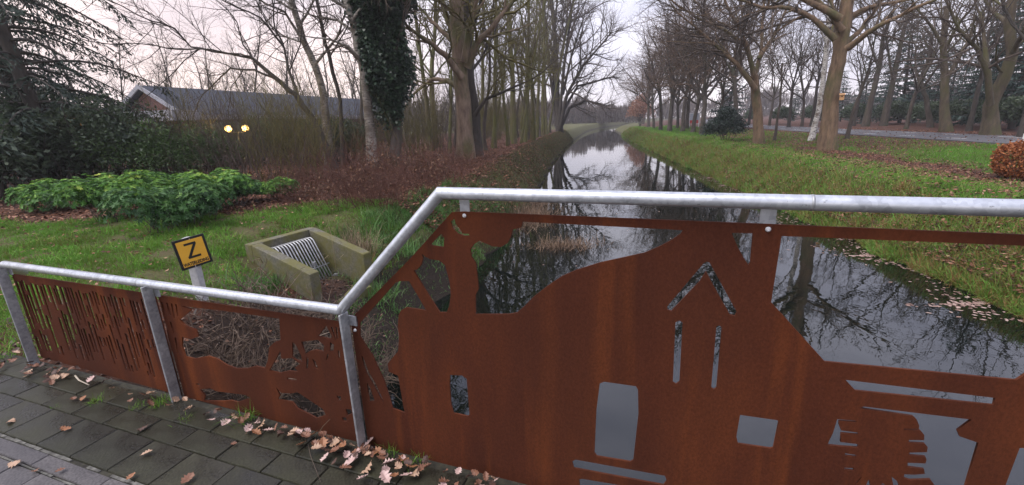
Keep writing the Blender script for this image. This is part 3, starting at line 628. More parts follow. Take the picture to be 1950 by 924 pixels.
def blades(name, P, Hh, Wd, seed, mat, lean=.35, v=None, seg=1, wind=(0, 0)):
    """grass blades rooted at P"""
    rs_ = np.random.RandomState(seed); n = len(P); P = np.asarray(P, np.float32); a = rs_.uniform(0, 6.283, n); h = (np.broadcast_to(Hh, n) * rs_.uniform(.5, 1.3, n)); w = np.broadcast_to(Wd, n) * rs_.uniform(.7, 1.2, n)
    S = np.stack([np.cos(a), np.sin(a), np.zeros(n)], 1) * (w / 2)[:, None]; b = rs_.uniform(0, 6.283, n); ln = lean * rs_.uniform(.2, 1.6, n)
    dirn = np.stack([np.cos(b) * ln + wind[0], np.sin(b) * ln + wind[1], np.ones(n)], 1); dirn /= np.linalg.norm(dirn, axis=1, keepdims=True); v = rs_.uniform(0, 1, n) if v is None else v
    if seg == 1:
        V = np.stack([P - S, P + S, P + dirn * h[:, None]], 1).reshape(-1, 3); return mesh_np(name, V, [np.arange(3 * n).reshape(-1, 3)], mat, False, np.repeat(v, 3))
    mid = P + dirn * h[:, None] * .55; d2 = dirn.copy(); d2[:, 2] -= .75 * ln / (lean + 1e-6) * .8; d2 /= np.linalg.norm(d2, axis=1, keepdims=True)
    V = np.stack([P - S, P + S, mid + S * .8, mid - S * .8, mid + d2 * h[:, None] * .5], 1).reshape(-1, 3); i = np.arange(n)[:, None] * 5
    return mesh_np(name, V, [i + np.array([[0, 1, 2, 3]]), i + np.array([[3, 2, 4]])], mat, False, np.repeat(v, 5))
def lump(rs_, n, blobs, shell=.55):
    """n points filling uneven ellipsoids; returns points and outward directions"""
    wts = np.array([b[3] * b[4] * b[5] for b in blobs]) ** .67; idx = rs_.choice(len(blobs), n, p=wts / wts.sum()); d = rs_.normal(0, 1, (n, 3)); d /= np.linalg.norm(d, axis=1, keepdims=True)
    d[:, 2] = np.where(d[:, 2] < -.35, -d[:, 2], d[:, 2]); rad = shell + (1 - shell) * rs_.uniform(0, 1, n) ** .6; rad = rad * (1 + .10 * np.sin(d[:, 0] * 7 + idx) * np.cos(d[:, 1] * 6 + d[:, 2] * 5))
    B = np.array(blobs)[idx]; return B[:, :3] + d * rad[:, None] * B[:, 3:6], d
def blobset(rs_, n, w, dp, h):
    out = []
    for i in range(n):
        a = rs_.uniform(.32, .55); out.append((rs_.uniform(-.5, .5) * w * (1 - a * .6), rs_.uniform(-.5, .5) * dp * (1 - a * .6), h * rs_.uniform(.25, .62), w * a * .55, dp * a * .55, h * rs_.uniform(.28, .42)))
    return out
def stems_mesh(name, seed, h, spread, n, r, mat, nseg=5, wig=.14, trop=.05, spec=None, sides=4):
    g = random.Random(seed); st = []
    for i in range(n):
        a = g.random() * 6.28; d = g.random() ** .6; p = Vector((math.cos(a) * spread[0] * d, math.sin(a) * spread[1] * d, -.08)); dv = Vector((math.cos(a) * d * spread[2], math.sin(a) * d * spread[2], 1))
        q, rq = twist(g, p, dv, h * g.uniform(.55, 1.1), r * g.uniform(.6, 1.3), r * .25, nseg, wig, trop); st.append((q, rq, sides))
    allb = list(st); cur = st
    for sp in spec or []: cur = ramify(g, cur, sp, allb)
    return sweep(allb, name, mat)
def thing(name, label, cat, loc_, rz=0.0, group=None):
    o = empty(name, loc_, rz); return tag(o, label, cat, group)
def gz(px, py):
    p = gp(px, py); p.z = float(zt(p.x, p.y)); return p
def put(P): return Vector((P[0], P[1], float(zt(P[0], P[1]))))
def place_tree(name, label, meshes, P, rz=0, s=1.0, group=None, cat='tree', zs=None):
    o = thing(name, label, cat, P, rz, group); o.scale = (s, s, zs or s)
    for nm, me in zip(('trunk', 'crown', 'withered_leaves'), meshes):
        if me is not None: link(nm, me, o)
    return o
def hero(name, label, base, trunk, limbs, r0, rtop, bark_m, twig_m, spec, seed, extra=0, jitter=.5, cat='tree', group=None, sides=12, limb_r=.45, top=None, ext=.5):
    """a tree whose trunk and chief limbs were measured on the upright plane through its foot"""
    g = random.Random(seed); P0 = base
    def pts(px, dv=0.0):
        out = []; n = Vector((P0.x, P0.y, 0)).normalized(); off = 0
        for i, (a, b) in enumerate(px):
            q = onv(a, b, P0); off += dv * g.uniform(.4, 1.0); out.append(q + n * off - P0)
        return out
    def dens(p, m=3):
        out = []
        for i in range(len(p) - 1):
            for k_ in range(m): out.append(p[i].lerp(p[i + 1], k_ / m) + (rv(g) * .02 if k_ else Vector()))
        return out + [p[-1]]
    t = [Vector((0, 0, -.2))] + pts(trunk); 
    if top: t += [t[-1] + Vector(q) for q in top]
    t = dens(t); rd = [r0 + (rtop - r0) * (i / (len(t) - 1)) ** .8 for i in range(len(t))]; rd[0] *= 1.4; rd[1] *= 1.2; rd[2] *= 1.06
    heavy = [(t, rd, sides)]; ls = []
    for i, L in enumerate(limbs):
        p = pts(L, (1 if i % 2 else -1) * jitter); p = dens(p, 3); d = (p[-1] - p[-2]).normalized() if len(p) > 1 else Vector((0, 0, 1))
        ex, _ = twist(g, p[-1], d, plen(p) * ext + 1, .02, .01, 6, .12, .03); p = p + ex[1:]
        near = min(range(len(t)), key=lambda k_: (t[k_] - p[0]).length); rb = rd[near] * limb_r * g.uniform(.9, 1.15); rq = [rb + (.008 - rb) * (k_ / (len(p) - 1)) ** .75 for k_ in range(len(p))]
        ls.append((p, rq, 7))
    az = g.random() * 6
    for i in range(extra):
        tt = .45 + .5 * (i + g.random()) / extra; p, rr_, d = along(t, rd, tt); az += 2.4; an = R(g.uniform(35, 70)); dv = Vector((math.cos(az) * math.sin(an), math.sin(az) * math.sin(an), math.cos(an)))
        q, rq = twist(g, p, dv, g.uniform(2.2, 5), min(rr_ * .4, .07), .008, 8, .14, .05); ls.append((q, rq, 6))
    subs = []; 
    for q, rq, _ in ls:
        n = int(plen(q) * .9)
        for j in range(n):
            tt = .2 + .78 * (j + g.random()) / n; pp, r2, d2 = along(q, rq, tt); dv2 = (d2 + rv(g).normalized() * .9).normalized(); l2 = plen(q) * g.uniform(.2, .42) * (1.2 - .7 * tt) + .3
            subs.append(twist(g, pp, dv2, l2, max(r2 * .55, .007), .005, 7, .15, .03) + (5,))
    fine = []; cur = ls + subs
    for sp in spec: cur = ramify(g, cur, sp, fine)
    o = thing(name, label, cat, base, 0, group); link('trunk', sweep(heavy + ls + subs, 'trunk', M[bark_m]), o); link('crown', sweep(fine, 'crown', M[twig_m]), o)
    return o

# ------------------------------------------------------------------ long house behind the garden
def house():
    brick = mottled('red_brick', [(.3, (.12, .058, .045)), (.7, (.20, .10, .08))], 22, .85); roofm = mottled('slate_blue_roof', [(.3, (.026, .031, .045)), (.7, (.045, .052, .072))], 9, .85); white = simple('white_trim', (.30, .30, .32), .6)
    P1 = atd(275, 163, 34); P2 = atd(720, 191, 52); u = (P2 - P1); u.z = 0; L = u.length; u.normalize(); n = Vector((u.y, -u.x, 0))
    if n.dot(Vector((P1.x, P1.y, 0))) > 0: n = -n
    hw, ze, zr = 2.5, 2.75, P1.z; o = thing('long_house', 'long low brick house with a slate-blue roof and white gable trim beyond the garden', 'house', (P1.x, P1.y, 0))
    def pt(a, b, z): q = u * a + n * b; return (q.x, q.y, z)
    w = MB(); w.hexa([pt(0, -hw + .3, -.1), pt(L, -hw + .3, -.1), pt(L, hw - .3, -.1), pt(0, hw - .3, -.1)][::-1], [pt(0, -hw + .3, ze - .1), pt(L, -hw + .3, ze - .1), pt(L, hw - .3, ze - .1), pt(0, hw - .3, ze - .1)][::-1])
    w.poly([pt(.02, -hw + .3, ze - .12), pt(.02, hw - .3, ze - .12), pt(.02, 0, zr - .25)], [(0, 1, 2)]); wo = w.build('wall', brick, o)
    for sgn in (1, -1):
        r = MB(); a = [pt(-.35, sgn * (hw + .35), ze - .2), pt(L + .3, sgn * (hw + .35), ze - .2), pt(L + .3, 0, zr), pt(-.35, 0, zr)]
        r.hexa([(x, y, z - .12) for x, y, z in a], a); r.build('roof', roofm, o)
        f = MB(); a = [pt(-.40, sgn * (hw + .4), ze - .40), pt(-.32, sgn * (hw + .4), ze - .40), pt(-.32, 0, zr - .2), pt(-.40, 0, zr - .2)]; f.hexa(a, [(x, y, z + .24) for x, y, z in a]); f.build('barge_board', white, o)
    f = MB(); f.hexa([pt(-.3, hw + .37, ze - .5), pt(L, hw + .37, ze - .5), pt(L, hw + .47, ze - .5), pt(-.3, hw + .47, ze - .5)], [pt(-.3, hw + .37, ze - .22), pt(L, hw + .37, ze - .22), pt(L, hw + .47, ze - .22), pt(-.3, hw + .47, ze - .22)]); f.build('gutter', white, o)
    f = MB(); f.hexa([pt(-1.6, -1, 2.2), pt(-.1, -1, 2.2), pt(-.1, hw + 1.2, 2.2), pt(-1.6, hw + 1.2, 2.2)], [pt(-1.6, -1, 2.75), pt(-.1, -1, 2.75), pt(-.1, hw + 1.2, 2.75), pt(-1.6, hw + 1.2, 2.75)]); f.build('white_canopy', white, o)
    gl = simple('dark_window_glass', (.03, .035, .04), .1)
    for a in range(3, int(L) - 1, 4):
        m = MB(); m.box(Vector(pt(a, hw - .28, 1.5)), (1.7, .08, 1.2), Matrix.Rotation(math.atan2(u.y, u.x), 3, 'Z')); fr = m.build('window', white, o)
        MB().box(Vector(pt(a, hw - .25, 1.5)), (1.5, .08, 1.0), Matrix.Rotation(math.atan2(u.y, u.x), 3, 'Z')).build('pane', gl, fr)
    for a in range(1, int(L * 1.0), 2):
        pass
house()
def lamp(px, py, D, names, label, col, es, r=.10, power=0):
    P = atd(px, py, D); g0 = put(P); o = thing('garden_lamp', label, 'lamp', g0); dm = M['bark_dark']; n = Vector((-g0.y, g0.x, 0)).normalized()
    MB().tube([(0, 0, -.1), (0, 0, P.z - g0.z - .12)], .035, 8).build('pole', dm, o)
    sh = simple('lit_lamp_glass', (1, .8, .45), .4, 0, col, es)
    for k_ in names:
        c = n * k_ + Vector((0, 0, P.z - g0.z)); MB().tube([(0, 0, P.z - g0.z - .14), c - Vector((0, 0, .12))], .015, 6).build('arm', dm, o)
        MB().ball(c, r, 12, 8).build('lamp_globe', sh, o, True)
        if power:
            l = bpy.data.lights.new('lamp_light', 'POINT'); l.energy = power; l.color = (1, .72, .32); l.shadow_soft_size = r * 1.2; lo = bpy.data.objects.new('lamp_light', l); COL.objects.link(lo); lo.parent = o; lo.location = c + Vector((-g0.x, -g0.y, 0)).normalized() * .25 
lamp(451, 245, 19.5, (-.27, .27), 'pair of glowing yellow globe lamps in front of the long house', (1, .46, .08), 1.9, .12, 30)
lamp(157, 238, 19, (0,), 'single small orange lamp glowing among the dark evergreen shrubs', (1, .36, .06), 2.0, .08, 3)

# ------------------------------------------------------------------ culvert mouth
def culvert():
    cm, t, b = mat_new('algae_stained_concrete'); n = noise(t, 4, 5, 'Object'); n2 = noise(t, 30, 5, 'Object'); c = ramp(t, n2, [(.3, (.075, .07, .052)), (.7, (.17, .16, .125))])
    c = mixc(t, ramp(t, n, [(.36, (0, 0, 0)), (.58, (.85, .85, .85))]), c, (.115, .105, .024)); t.links.new(c, b.inputs['Base Color']); b.inputs['Roughness'].default_value = .85; bump(t, b, n2, .4, .006)
    A = gp(465, 465, .0); B = gp(590, 432, .0); v = (B - A); Wd = v.length; v.normalize(); w = Vector((v.y, -v.x, 0)); o = thing('culvert_outlet', 'mossy concrete culvert outlet with a steel bar grille on the left bank', 'culvert', (A.x, A.y, -.75))
    def pt(a, b_, z): q = v * a + w * b_; return (q.x, q.y, z + .75)
    th = .155; Ln = 1.30; zb, zf = .0, -.30
    def solid(poly_top, zlow=-.95): return [(x, y, zlow + .75) for x, y, _ in poly_top]
    tops = [pt(0, 0, zb), pt(0, th, zb), pt(Wd, th, zb), pt(Wd, 0, zb)][::-1]; m = MB(); m.hexa(solid(tops)[::-1][::-1], tops); bevel(m.build('back_wall', cm, o), .012)
    for a0 in (0.0, Wd - th):
        tt = [pt(a0, th, zb - .002), pt(a0, Ln, zf), pt(a0 + th, Ln, zf), pt(a0 + th, th, zb - .002)][::-1]; m = MB(); m.hexa(solid(tt), tt); wo = m.build('wing_wall', cm, o); bevel(wo, .012)
    m = MB(); tt = [pt(th, .13, -.76), pt(th, Ln + .1, -.80), pt(Wd - th, Ln + .1, -.80), pt(Wd - th, .13, -.76)][::-1]; m.hexa([(x, y, z - .2) for x, y, z in tt], tt); m.build('apron', cm, o)
    g_ = empty('grille', (0, 0, 0)); g_.parent = o; nb = 13; br = .011
    for i in range(nb):
        a = th + .10 + (Wd - 2 * th - .20) * i / (nb - 1); MB().tube([pt(a, .14, -.12), pt(a, .30, -.10), pt(a, .35, -.13), pt(a, .70, -.74)], br, 6).build('bar', M['galv_bar'], g_, True)
    for b_, z in ((.16, -.118), (.56, -.50), (.685, -.72)): MB().tube([pt(th + .03, b_, z - .014), pt(Wd - th - .03, b_, z - .014)], .012, 6).build('cross_bar', M['galv'], g_, True)
    MB().box(pt(Wd * .60, .54, -.455), (.05, .05, .07)).build('lock', M['galv_post'], g_)
    MB().box(pt(Wd - .20, .70, -.70), (.07, .07, .05)).build('hinge', M['galv_post'], g_)
culvert()

# ------------------------------------------------------------------ water-main marker sign
def sign():
    base = gp(378, 545, -.02); o = thing('marker_sign', 'yellow water-main marker sign with a black Z, beside the culvert', 'sign', (base.x, base.y, float(zt(base.x, base.y))))
    base.z = o.location.z; c = onv(367, 480, base) - base; tw = (onv(396, 445, base) - onv(335, 457, base)).length
    face = Matrix.Rotation(math.atan2(base.x, base.y) * -1 + R(14), 3, 'Z') @ Matrix.Rotation(R(-6), 3, 'Y')
    X = face @ Vector((1, 0, 0)); Z = face @ Vector((0, 0, 1)); N = face @ Vector((0, -1, 0)); hw, hh = tw * .52, tw * .58
    black = simple('black_enamel', (.012, .012, .013), .35); yel = mottled('yellow_enamel', [(.3, (.72, .37, .035)), (.7, (.80, .44, .045))], 4, .35, bs=0)
    pm = mottled('grey_concrete_post', [(.3, (.32, .32, .32)), (.7, (.48, .48, .47))], 20, .8)
    zt0 = c.z + hh - .01; pc = c - N * .05; bevel(MB().box((pc.x, pc.y, zt0 / 2 - .2), (.085, .085, zt0 + .4), None).build('post', pm, o), .006)
    MB().box(c, (2 * hw, .012, 2 * hh), face).build('plate', black, o)
    MB().box(c + N * .0075 , (2 * hw - .05, .006, 2 * hh - .05), face).build('yellow_face', yel, o)
    fc = c + N * .0115
    def stroke(m, a, b_, wd):
        pa = fc + X * a[0] + Z * a[1]; pb = fc + X * b_[0] + Z * b_[1]; d = (pb - pa).normalized(); s_ = d.cross(N) * wd / 2; m.poly([pa - s_, pa + s_, pb + s_, pb - s_, pa - s_ + N * .001, pa + s_ + N * .001, pb + s_ + N * .001, pb - s_ + N * .001], [(4, 5, 6, 7), (0, 3, 2, 1)])
    k_ = hw * 2; m = MB(); zt_, zb_ = .33 * k_, -.16 * k_; w = .052 * k_
    m2 = MB(); stroke(m2, (-.20 * k_, zt_), (.17 * k_, zt_), w * 1.5); fc = fc + N * .0006; stroke(m2, (.15 * k_, zt_), (-.15 * k_, zb_), w * 1.6); fc = fc + N * .0006; stroke(m2, (-.19 * k_, zb_), (.21 * k_, zb_), w * 1.5); m2.build('letter', black, o)
    cu = bpy.data.curves.new('lettering', 'FONT'); cu.body = 'WATERLEIDING'; cu.align_x = 'CENTER'; cu.size = .125 * k_; cu.extrude = .0008; cu.offset = .0012
    tmp = bpy.data.objects.new('tmp', cu); COL.objects.link(tmp); bpy.context.view_layer.update(); me = bpy.data.meshes.new_from_object(tmp.evaluated_get(bpy.context.evaluated_depsgraph_get())); bpy.data.objects.remove(tmp)
    me.materials.clear(); me.materials.append(black); lo = link('lettering', me, o); mm = Matrix((X, Z, N)).transposed().to_4x4(); mm.translation = c + N * .0118 + Z * (-.44 * k_); xs = [q.co.x for q in me.vertices]; fx = .80 * k_ / (max(xs) - min(xs)); lo.matrix_local = mm @ Matrix.Diagonal((fx, 1.35, 1, 1))
sign()

# ------------------------------------------------------------------ trees: left bank
SP_L = BARE(2.0, 4.6, 6.0); SP_T = BARE(2.4, 5.2, 6.5)
lean = gz(640, 322)
hero('leaning_tree', 'leaning bare tree with low limbs sweeping left across the house roof', lean, [(603, 239), (563, 180), (530, 153), (485, 115)],
     [[(485, 115), (465, 108), (389, 101), (344, 104), (282, 97)], [(485, 115), (459, 82), (448, 53), (434, 20)], [(482, 113), (430, 105), (375, 96), (350, 65), (316, 56), (240, 20)],
      [(569, 186), (547, 129), (538, 87), (518, 45), (510, -20)], [(538, 87), (500, 40), (440, 15)], [(530, 153), (480, 130), (430, 125), (400, 150)]], .15, .06, 'bark_dark', 'twig_dark', BARE(1.5, 3.6, 5.0), 3, jitter=.35, limb_r=.62)
b1 = gz(628, 315)
hero('birch_tree', 'weathered birch leaning left behind the leaning tree', b1, [(616, 180), (600, 126), (577, 76), (556, 4), (545, -40)], [[(577, 80), (545, 30), (500, 12)], [(560, 15), (520, -10), (470, -20)], [(600, 126), (640, 80), (655, 40)], [(577, 76), (560, 70), (530, 55), (500, 25)]], .17, .08, 'birch_old', 'twig', BARE(2.4, 5, 7, .14, -.05), 5, extra=6, top=[(-.5, 0, 2), (-.9, .3, 4.5)])
b2 = gz(652, 318)
hero('slender_tree', 'thin dark straight tree between the two left birches', b2, [(648, 191), (628, 110), (617, 73), (603, 0)], [[(628, 110), (655, 70), (670, 30)], [(610, 40), (580, 10), (560, -30)]], .085, .05, 'bark_dark', 'twig_dark', SP_L, 6, extra=6, top=[(-.3, 0, 2.5), (-.4, 0, 5)])
b3 = gz(712, 320)
hero('birch_tree', 'pale birch trunk beside the ivy-covered tree', b3, [(700, 200), (690, 120), (675, 50), (660, 0)], [[(690, 120), (665, 95), (645, 90)], [(680, 60), (640, 30), (600, 20)], [(672, 40), (700, 10), (730, -20)]], .19, .12, 'birch_old', 'twig', BARE(2.4, 5, 7, .14, -.05), 7, extra=6, top=[(-.3, 0, 2), (-.4, .3, 5)])
# the ivy tree
iv = gz(752, 318); o = hero('ivy_tree', 'tall tree wholly wrapped in dark ivy', iv, [(754, 200), (752, 100), (750, 0)], [[(752, 100), (765, 50), (780, 10)], [(740, 60), (715, 20), (700, -20)]], .2, .14, 'bark_grey', 'twig', SP_L, 8, extra=4, top=[(0, 0, 3), (0, 0, 6)])
rs2 = np.random.RandomState(3); Ci = []; Di = []
for k_ in range(26):
    hgt = k_ * .36 + 2.0; wdt = .55 + .12 * (min(hgt, 6.5) - 2) + .14 * math.sin(hgt * 2.3)
    ax_ = onv(745, 200, iv) - iv; cx = .05
    n_ = int(1500 * wdt); a = rs2.uniform(0, 6.283, n_); rr_ = wdt * (.35 + .65 * rs2.uniform(0, 1, n_)) * (1 + .22 * np.sin(a * 3 + hgt * 2)); z = hgt + rs2.normal(0, .22, n_)
    Ci.append(np.stack([np.cos(a) * rr_ + cx, np.sin(a) * rr_, z], 1)); Di.append(np.stack([np.cos(a), np.sin(a), rs2.uniform(-.9, .2, n_)], 1))
link('ivy', leaf_mesh('ivy', np.concatenate(Ci), np.concatenate(Di), .14, .13, 4, M['ivy'], .5), o)
big = gz(886, 303)
hero('double_trunk_tree', 'big pinkish double-trunked tree at the left path', big, [(884, 220), (876, 130), (872, 60), (868, 0)], [[(890, 130), (905, 88), (935, 62), (965, 25), (990, -10)], [(876, 110), (862, 60), (846, 20), (835, -20)], [(880, 150), (850, 110), (815, 85), (790, 70)], [(880, 100), (850, 62), (820, 30), (800, 5)], [(884, 120), (893, 60), (905, 20), (912, -20)], [(882, 170), (850, 150), (820, 145), (795, 160)]], .36, .26, 'bark_pink', 'twig_green', BARE(1.6, 4.0, 5.0), 9, extra=7, limb_r=.5, top=[(0, 0, 2), (0, .2, 5)])
big2 = gz(897, 300)
hero('dark_trunk_tree', 'dark wet trunk standing close against the big double-trunked tree', big2 + Vector((.25, .35, 0)), [(905, 220), (893, 140), (890, 60), (888, 0)], [[(905, 220), (925, 190), (955, 178), (985, 165)], [(893, 140), (915, 110), (940, 60), (955, 20)]], .26, .14, 'bark_dark', 'twig_green', SP_L, 10, extra=6, top=[(0, 0, 3), (0, 0, 6)])
ald = gz(1066, 251)
hero('many_stemmed_alder', 'many-stemmed dark alder at the far end of the left path', ald, [(1062, 200), (1060, 130), (1056, 60), (1050, 0)], [[(1066, 245), (1080, 180), (1108, 130), (1150, 82)], [(1067, 245), (1085, 205), (1118, 190), (1150, 198)], [(1064, 240), (1075, 120), (1092, 0)], [(1061, 245), (1045, 120), (1035, 0)], [(1070, 215), (1100, 165), (1158, 150)], [(1072, 180), (1090, 100), (1112, 30)], [(1060, 160), (1078, 60), (1095, -10)], [(1062, 235), (1052, 120), (1060, 0)]], .42, .16, 'bark_dark', 'twig', BARE(1.7, 3.2, 3.4), 12, extra=5, jitter=.9, limb_r=.62, ext=.08, top=[(0, 0, 3), (0, 0, 6)])
TH = [stem_tree(21, 14, .15, .3, 15, .22, (25, 55), (.03, 0)), stem_tree(22, 15, .19, .25, 16, .24, (25, 55), (-.04, .02), bark_m='bark_moss', twig_m='twig_green'), stem_tree(23, 12, .09, .2, 14, .2, (20, 50), (.06, .02), .07, twig_m='twig_green'),
      stem_tree(24, 13, .12, .35, 13, .25, (30, 60), (-.05, 0), .06, bark_m='bark_grey')]
th_spots = [  # x, y, variant, scale, label
    (1.0 - 2.9, 24.5, 1, 1.15, 'stout mossy tree just right of the big double-trunked tree'), (-.9, 27.5, 0, 1.0, 'slim mossy tree behind the stout mossy one on the left bank'), (-.1, 29.5, 2, 1.0, 'very thin leaning stem in the middle of the left thicket'),
    (-2.6, 28.5, 3, 1.1, 'grey-barked tree deep in the left thicket behind the double trunk'), (.4, 32.5, 1, 1.05, 'tall mossy tree, first of the pair at the middle of the left path'), (1.25, 34.5, 0, 1.1, 'tall mossy tree, second of the pair at the middle of the left path'),
    (-1.2, 35, 2, 1.1, 'thin stem set back behind the mossy pair'), (1.6, 38, 3, 1.1, 'grey tree beyond the mossy pair on the left path'), (2.6, 42, 0, 1.15, 'mossy tree two before the many-stemmed alder'), (3.6, 47, 1, 1.15, 'mossy tree next to the many-stemmed alder'),
    (.9, 44, 3, 1.2, 'grey tree set back from the path, left of the alder'), (4.6, 53, 2, 1.4, 'thin stem pressed close to the left of the alder'), (2.3, 52, 1, 1.2, 'mossy tree farthest back on the left bank'), (-4.6, 27, 0, 1.0, 'slim tree between the ivy tree and the double trunk'),
    (-6.2, 24, 2, 1.0, 'thin stem close behind the ivy tree'), (-5.2, 32, 1, 1.1, 'mossy tree far behind the ivy tree'), (-3.4, 38, 0, 1.2, 'slim tree far back between double trunk and mossy pair'), (-8.2, 25, 3, .9, 'grey tree behind the pale birch'),
    (-3.2, 24.2, 2, 1.1, 'very thin stem touching the left side of the double trunk'), (-1.3, 25.6, 3, .9, 'grey slim tree right behind the stout mossy one'), (.0, 31.0, 2, 1.15, 'thin stem left of the mossy pair'), (.9, 33.2, 2, 1.2, 'thin stem between the two trees of the mossy pair'), (2.1, 36.5, 2, 1.2, 'thin stem right of the mossy pair by the path'), (2.2, 40, 1, 1.0, 'mossy tree third before the alder'), (3.1, 44.5, 3, 1.1, 'grey tree second before the alder'), (4.2, 50, 0, 1.1, 'slim tree leaning on the left side of the alder'), (.2, 38, 0, 1.0, 'slim tree behind the second of the mossy pair'), (-1.9, 31, 0, 1.0, 'slim tree deep behind the very thin leaning stem'), (1.2, 47, 2, 1.3, 'thin stem far back behind the mossy trees'), (-3.9, 33, 3, 1.1, 'grey tree deep behind the stout mossy tree'), (5.3, 57, 3, 1.1, 'grey tree close behind the alder'), (-5.4, 21.5, 2, .9, 'thin stem just right of the ivy tree')]
rt = random.Random(5)
for x, y, k_, s_, lab in th_spots: place_tree('thicket_tree', lab, TH[k_], put((x, y)), rt.uniform(0, 6.28), s_, 'bare trees of the left-bank thicket')
# background trees behind the house
BGS = BARE(2.2, 4.5, 4); [q_.update(rmin=.007) for q_ in BGS]
BG = [stem_tree(31, 12, .11, .2, 13, .28, (20, 50), (0, 0), .06, bark_m='bark_dark', twig_m='twig', spec=BGS), stem_tree(32, 11, .10, .15, 14, .3, (20, 45), (.05, 0), .07, bark_m='bark_grey', twig_m='twig', spec=BGS), stem_tree(33, 10, .08, .1, 12, .35, (15, 40), (-.04, 0), .08, bark_m='bark_dark', twig_m='twig_dark', spec=BGS)]
bgp = [(-32, 38), (-28, 39), (-26, 44), (-24, 43), (-21, 44), (-19, 48), (-17, 48), (-15, 55), (-23, 50), (-30, 47), (-33, 47), (-28, 50), (-20, 57), (-36, 37), (-33, 36), (-30, 40), (-35, 44), (-29, 45), (-27, 42), (-31, 50), (-25, 46), (-26, 52), (-22, 47), (-23, 55), (-20, 51), (-18, 56), (-16, 52), (-17, 62), (-13, 57), (-12, 64), (-9, 60), (-14, 70), (-7, 66), (-38, 40), (-41, 34), (-20, 66), (-5, 58), (-27, 62), (-10, 72), (-4, 72), (-2, 64), (-8, 48), (-5, 46), (-2, 50), (-10, 44), (-7, 54), (0, 58), (1, 70), (3, 76), (-12, 46), (-3, 56)]
for i, (x, y) in enumerate(sorted(bgp, key=lambda q: math.atan2(q[0], q[1]))):
    place_tree('background_tree', ('thin bare tree rising behind the long house roof' if x < -12.5 else 'thin bare tree far behind the left-bank thicket'), BG[i % 3], put((x, y)), rt.uniform(0, 6.28), rt.uniform(.85, 1.2), 'thin bare trees behind the long house' if x < -12.5 else 'thin bare trees far behind the thicket')
# saplings and hazel clumps of the thicket floor
hz_spec = [dict(dens=2.6, t0=.15, ang=(20, 50), ratio=(.25, .5), minl=.3, wig=.14, trop=.04, sides=3, nseg=3), dict(dens=4.5, t0=.1, ang=(20, 55), ratio=(.35, .7), minl=.15, maxl=.7, wig=.15, trop=.02, sides=3, nseg=2)]
HZ = [stems_mesh('stems', 41, 4.4, (.5, .5, .28), 16, .020, M['twig_green'], 7, .07, .06, hz_spec), stems_mesh('stems', 42, 3.2, (.8, .7, .4), 22, .014, M['twig'], 6, .10, .03, hz_spec), stems_mesh('stems', 43, 5.2, (.7, .6, .22), 13, .026, M['twig_green'], 8, .06, .06, hz_spec), stems_mesh('stems', 44, 2.2, (1.0, .9, .6), 26, .011, M['twig'], 5, .14, -.01, hz_spec)]
def shrub(name, label, me, P, rz, s, cat, group=None, part='stems', zs=None):
    o = thing(name, label, cat, P, rz, group); o.scale = (s, s, zs or s)
    for nm, m_ in ([(part, me)] if not isinstance(me, list) else me): link(nm, m_, o)
    return o
hzp = []
for i in range(46):
    y = 14.5 + 45 * (i / 46) ** 1.25; x0 = float(xl(y)) - 2.3; x = x0 - rt.random() ** 1.2 * 7.5 - (.6 if y < 20 else 0); hzp.append((x, y))
for i, (x, y) in enumerate(hzp): shrub('hazel_clump', ('clump of thin bare stems near the brambles below the ivy tree' if y < 19 else 'clump of thin bare stems in the undergrowth round the double trunk' if y < 28 else 'clump of thin bare stems in the undergrowth around the mossy pair' if y < 41 else 'clump of thin bare stems at the far thicket end before the alder'), HZ[[0, 1, 2, 3, 1, 0][i % 6]], put((x - (1.5 if y < 21 else 0), y)), rt.uniform(0, 6.28), rt.uniform(.45, 1.2) * (.7 if y < 21 else 1), 'shrub', 'hazel clumps below the ivy tree' if y < 19 else 'hazel clumps round the double trunk' if y < 28 else 'hazel clumps around the mossy pair' if y < 41 else 'hazel clumps before the alder')
# yellow-green twiggy shrubs in front of the house
for px, py, k_, s_, lab in ((455, 348, 1, 1.05, 'yellow-green twiggy shrub right beneath the twin globe lamps'), (520, 345, 0, .8, 'yellow-green twiggy shrub under the leaning tree limbs'), (575, 340, 2, .62, 'tall twiggy green shrub at the foot of the leaning tree'), (410, 345, 3, 1.0, 'low twiggy shrub beside the green hedge'), (500, 352, 3, 1.2, 'broad arching twiggy shrub behind the small right rhododendron')):
    sh_ = shrub('twiggy_shrub', lab, HZ[k_], gz(px, py), px, s_, 'shrub')
for i, (px, py, k_, s_, lab) in enumerate(((430, 322, 1, 1.0, 'tangled mossy shrub left under the house eave'), (480, 318, 0, .72, 'tangled mossy shrub below the middle of the roof'), (530, 316, 1, 1.05, 'tangled mossy shrub right of the twin lamps'), (590, 318, 0, .75, 'tangled mossy shrub behind the leaning tree foot'), (385, 322, 3, 1.4, 'low tangled shrub below the gable corner'), (560, 305, 1, 1.2, 'tangled shrub hiding the house wall at the right'), (505, 302, 1, 1.2, 'tangled shrub hiding the house wall in the middle'), (640, 300, 1, 1.2, 'tangled shrub right behind the weathered birch'), (690, 298, 1, 1.25, 'tangled shrub far behind the pale birch'), (445, 300, 1, 1.15, 'tangled shrub hiding the house wall at the left'))):
    shrub('tangled_shrub', lab, HZ[k_], gz(px, py), px * .7, s_, 'shrub', 'tangled shrubs before the house')
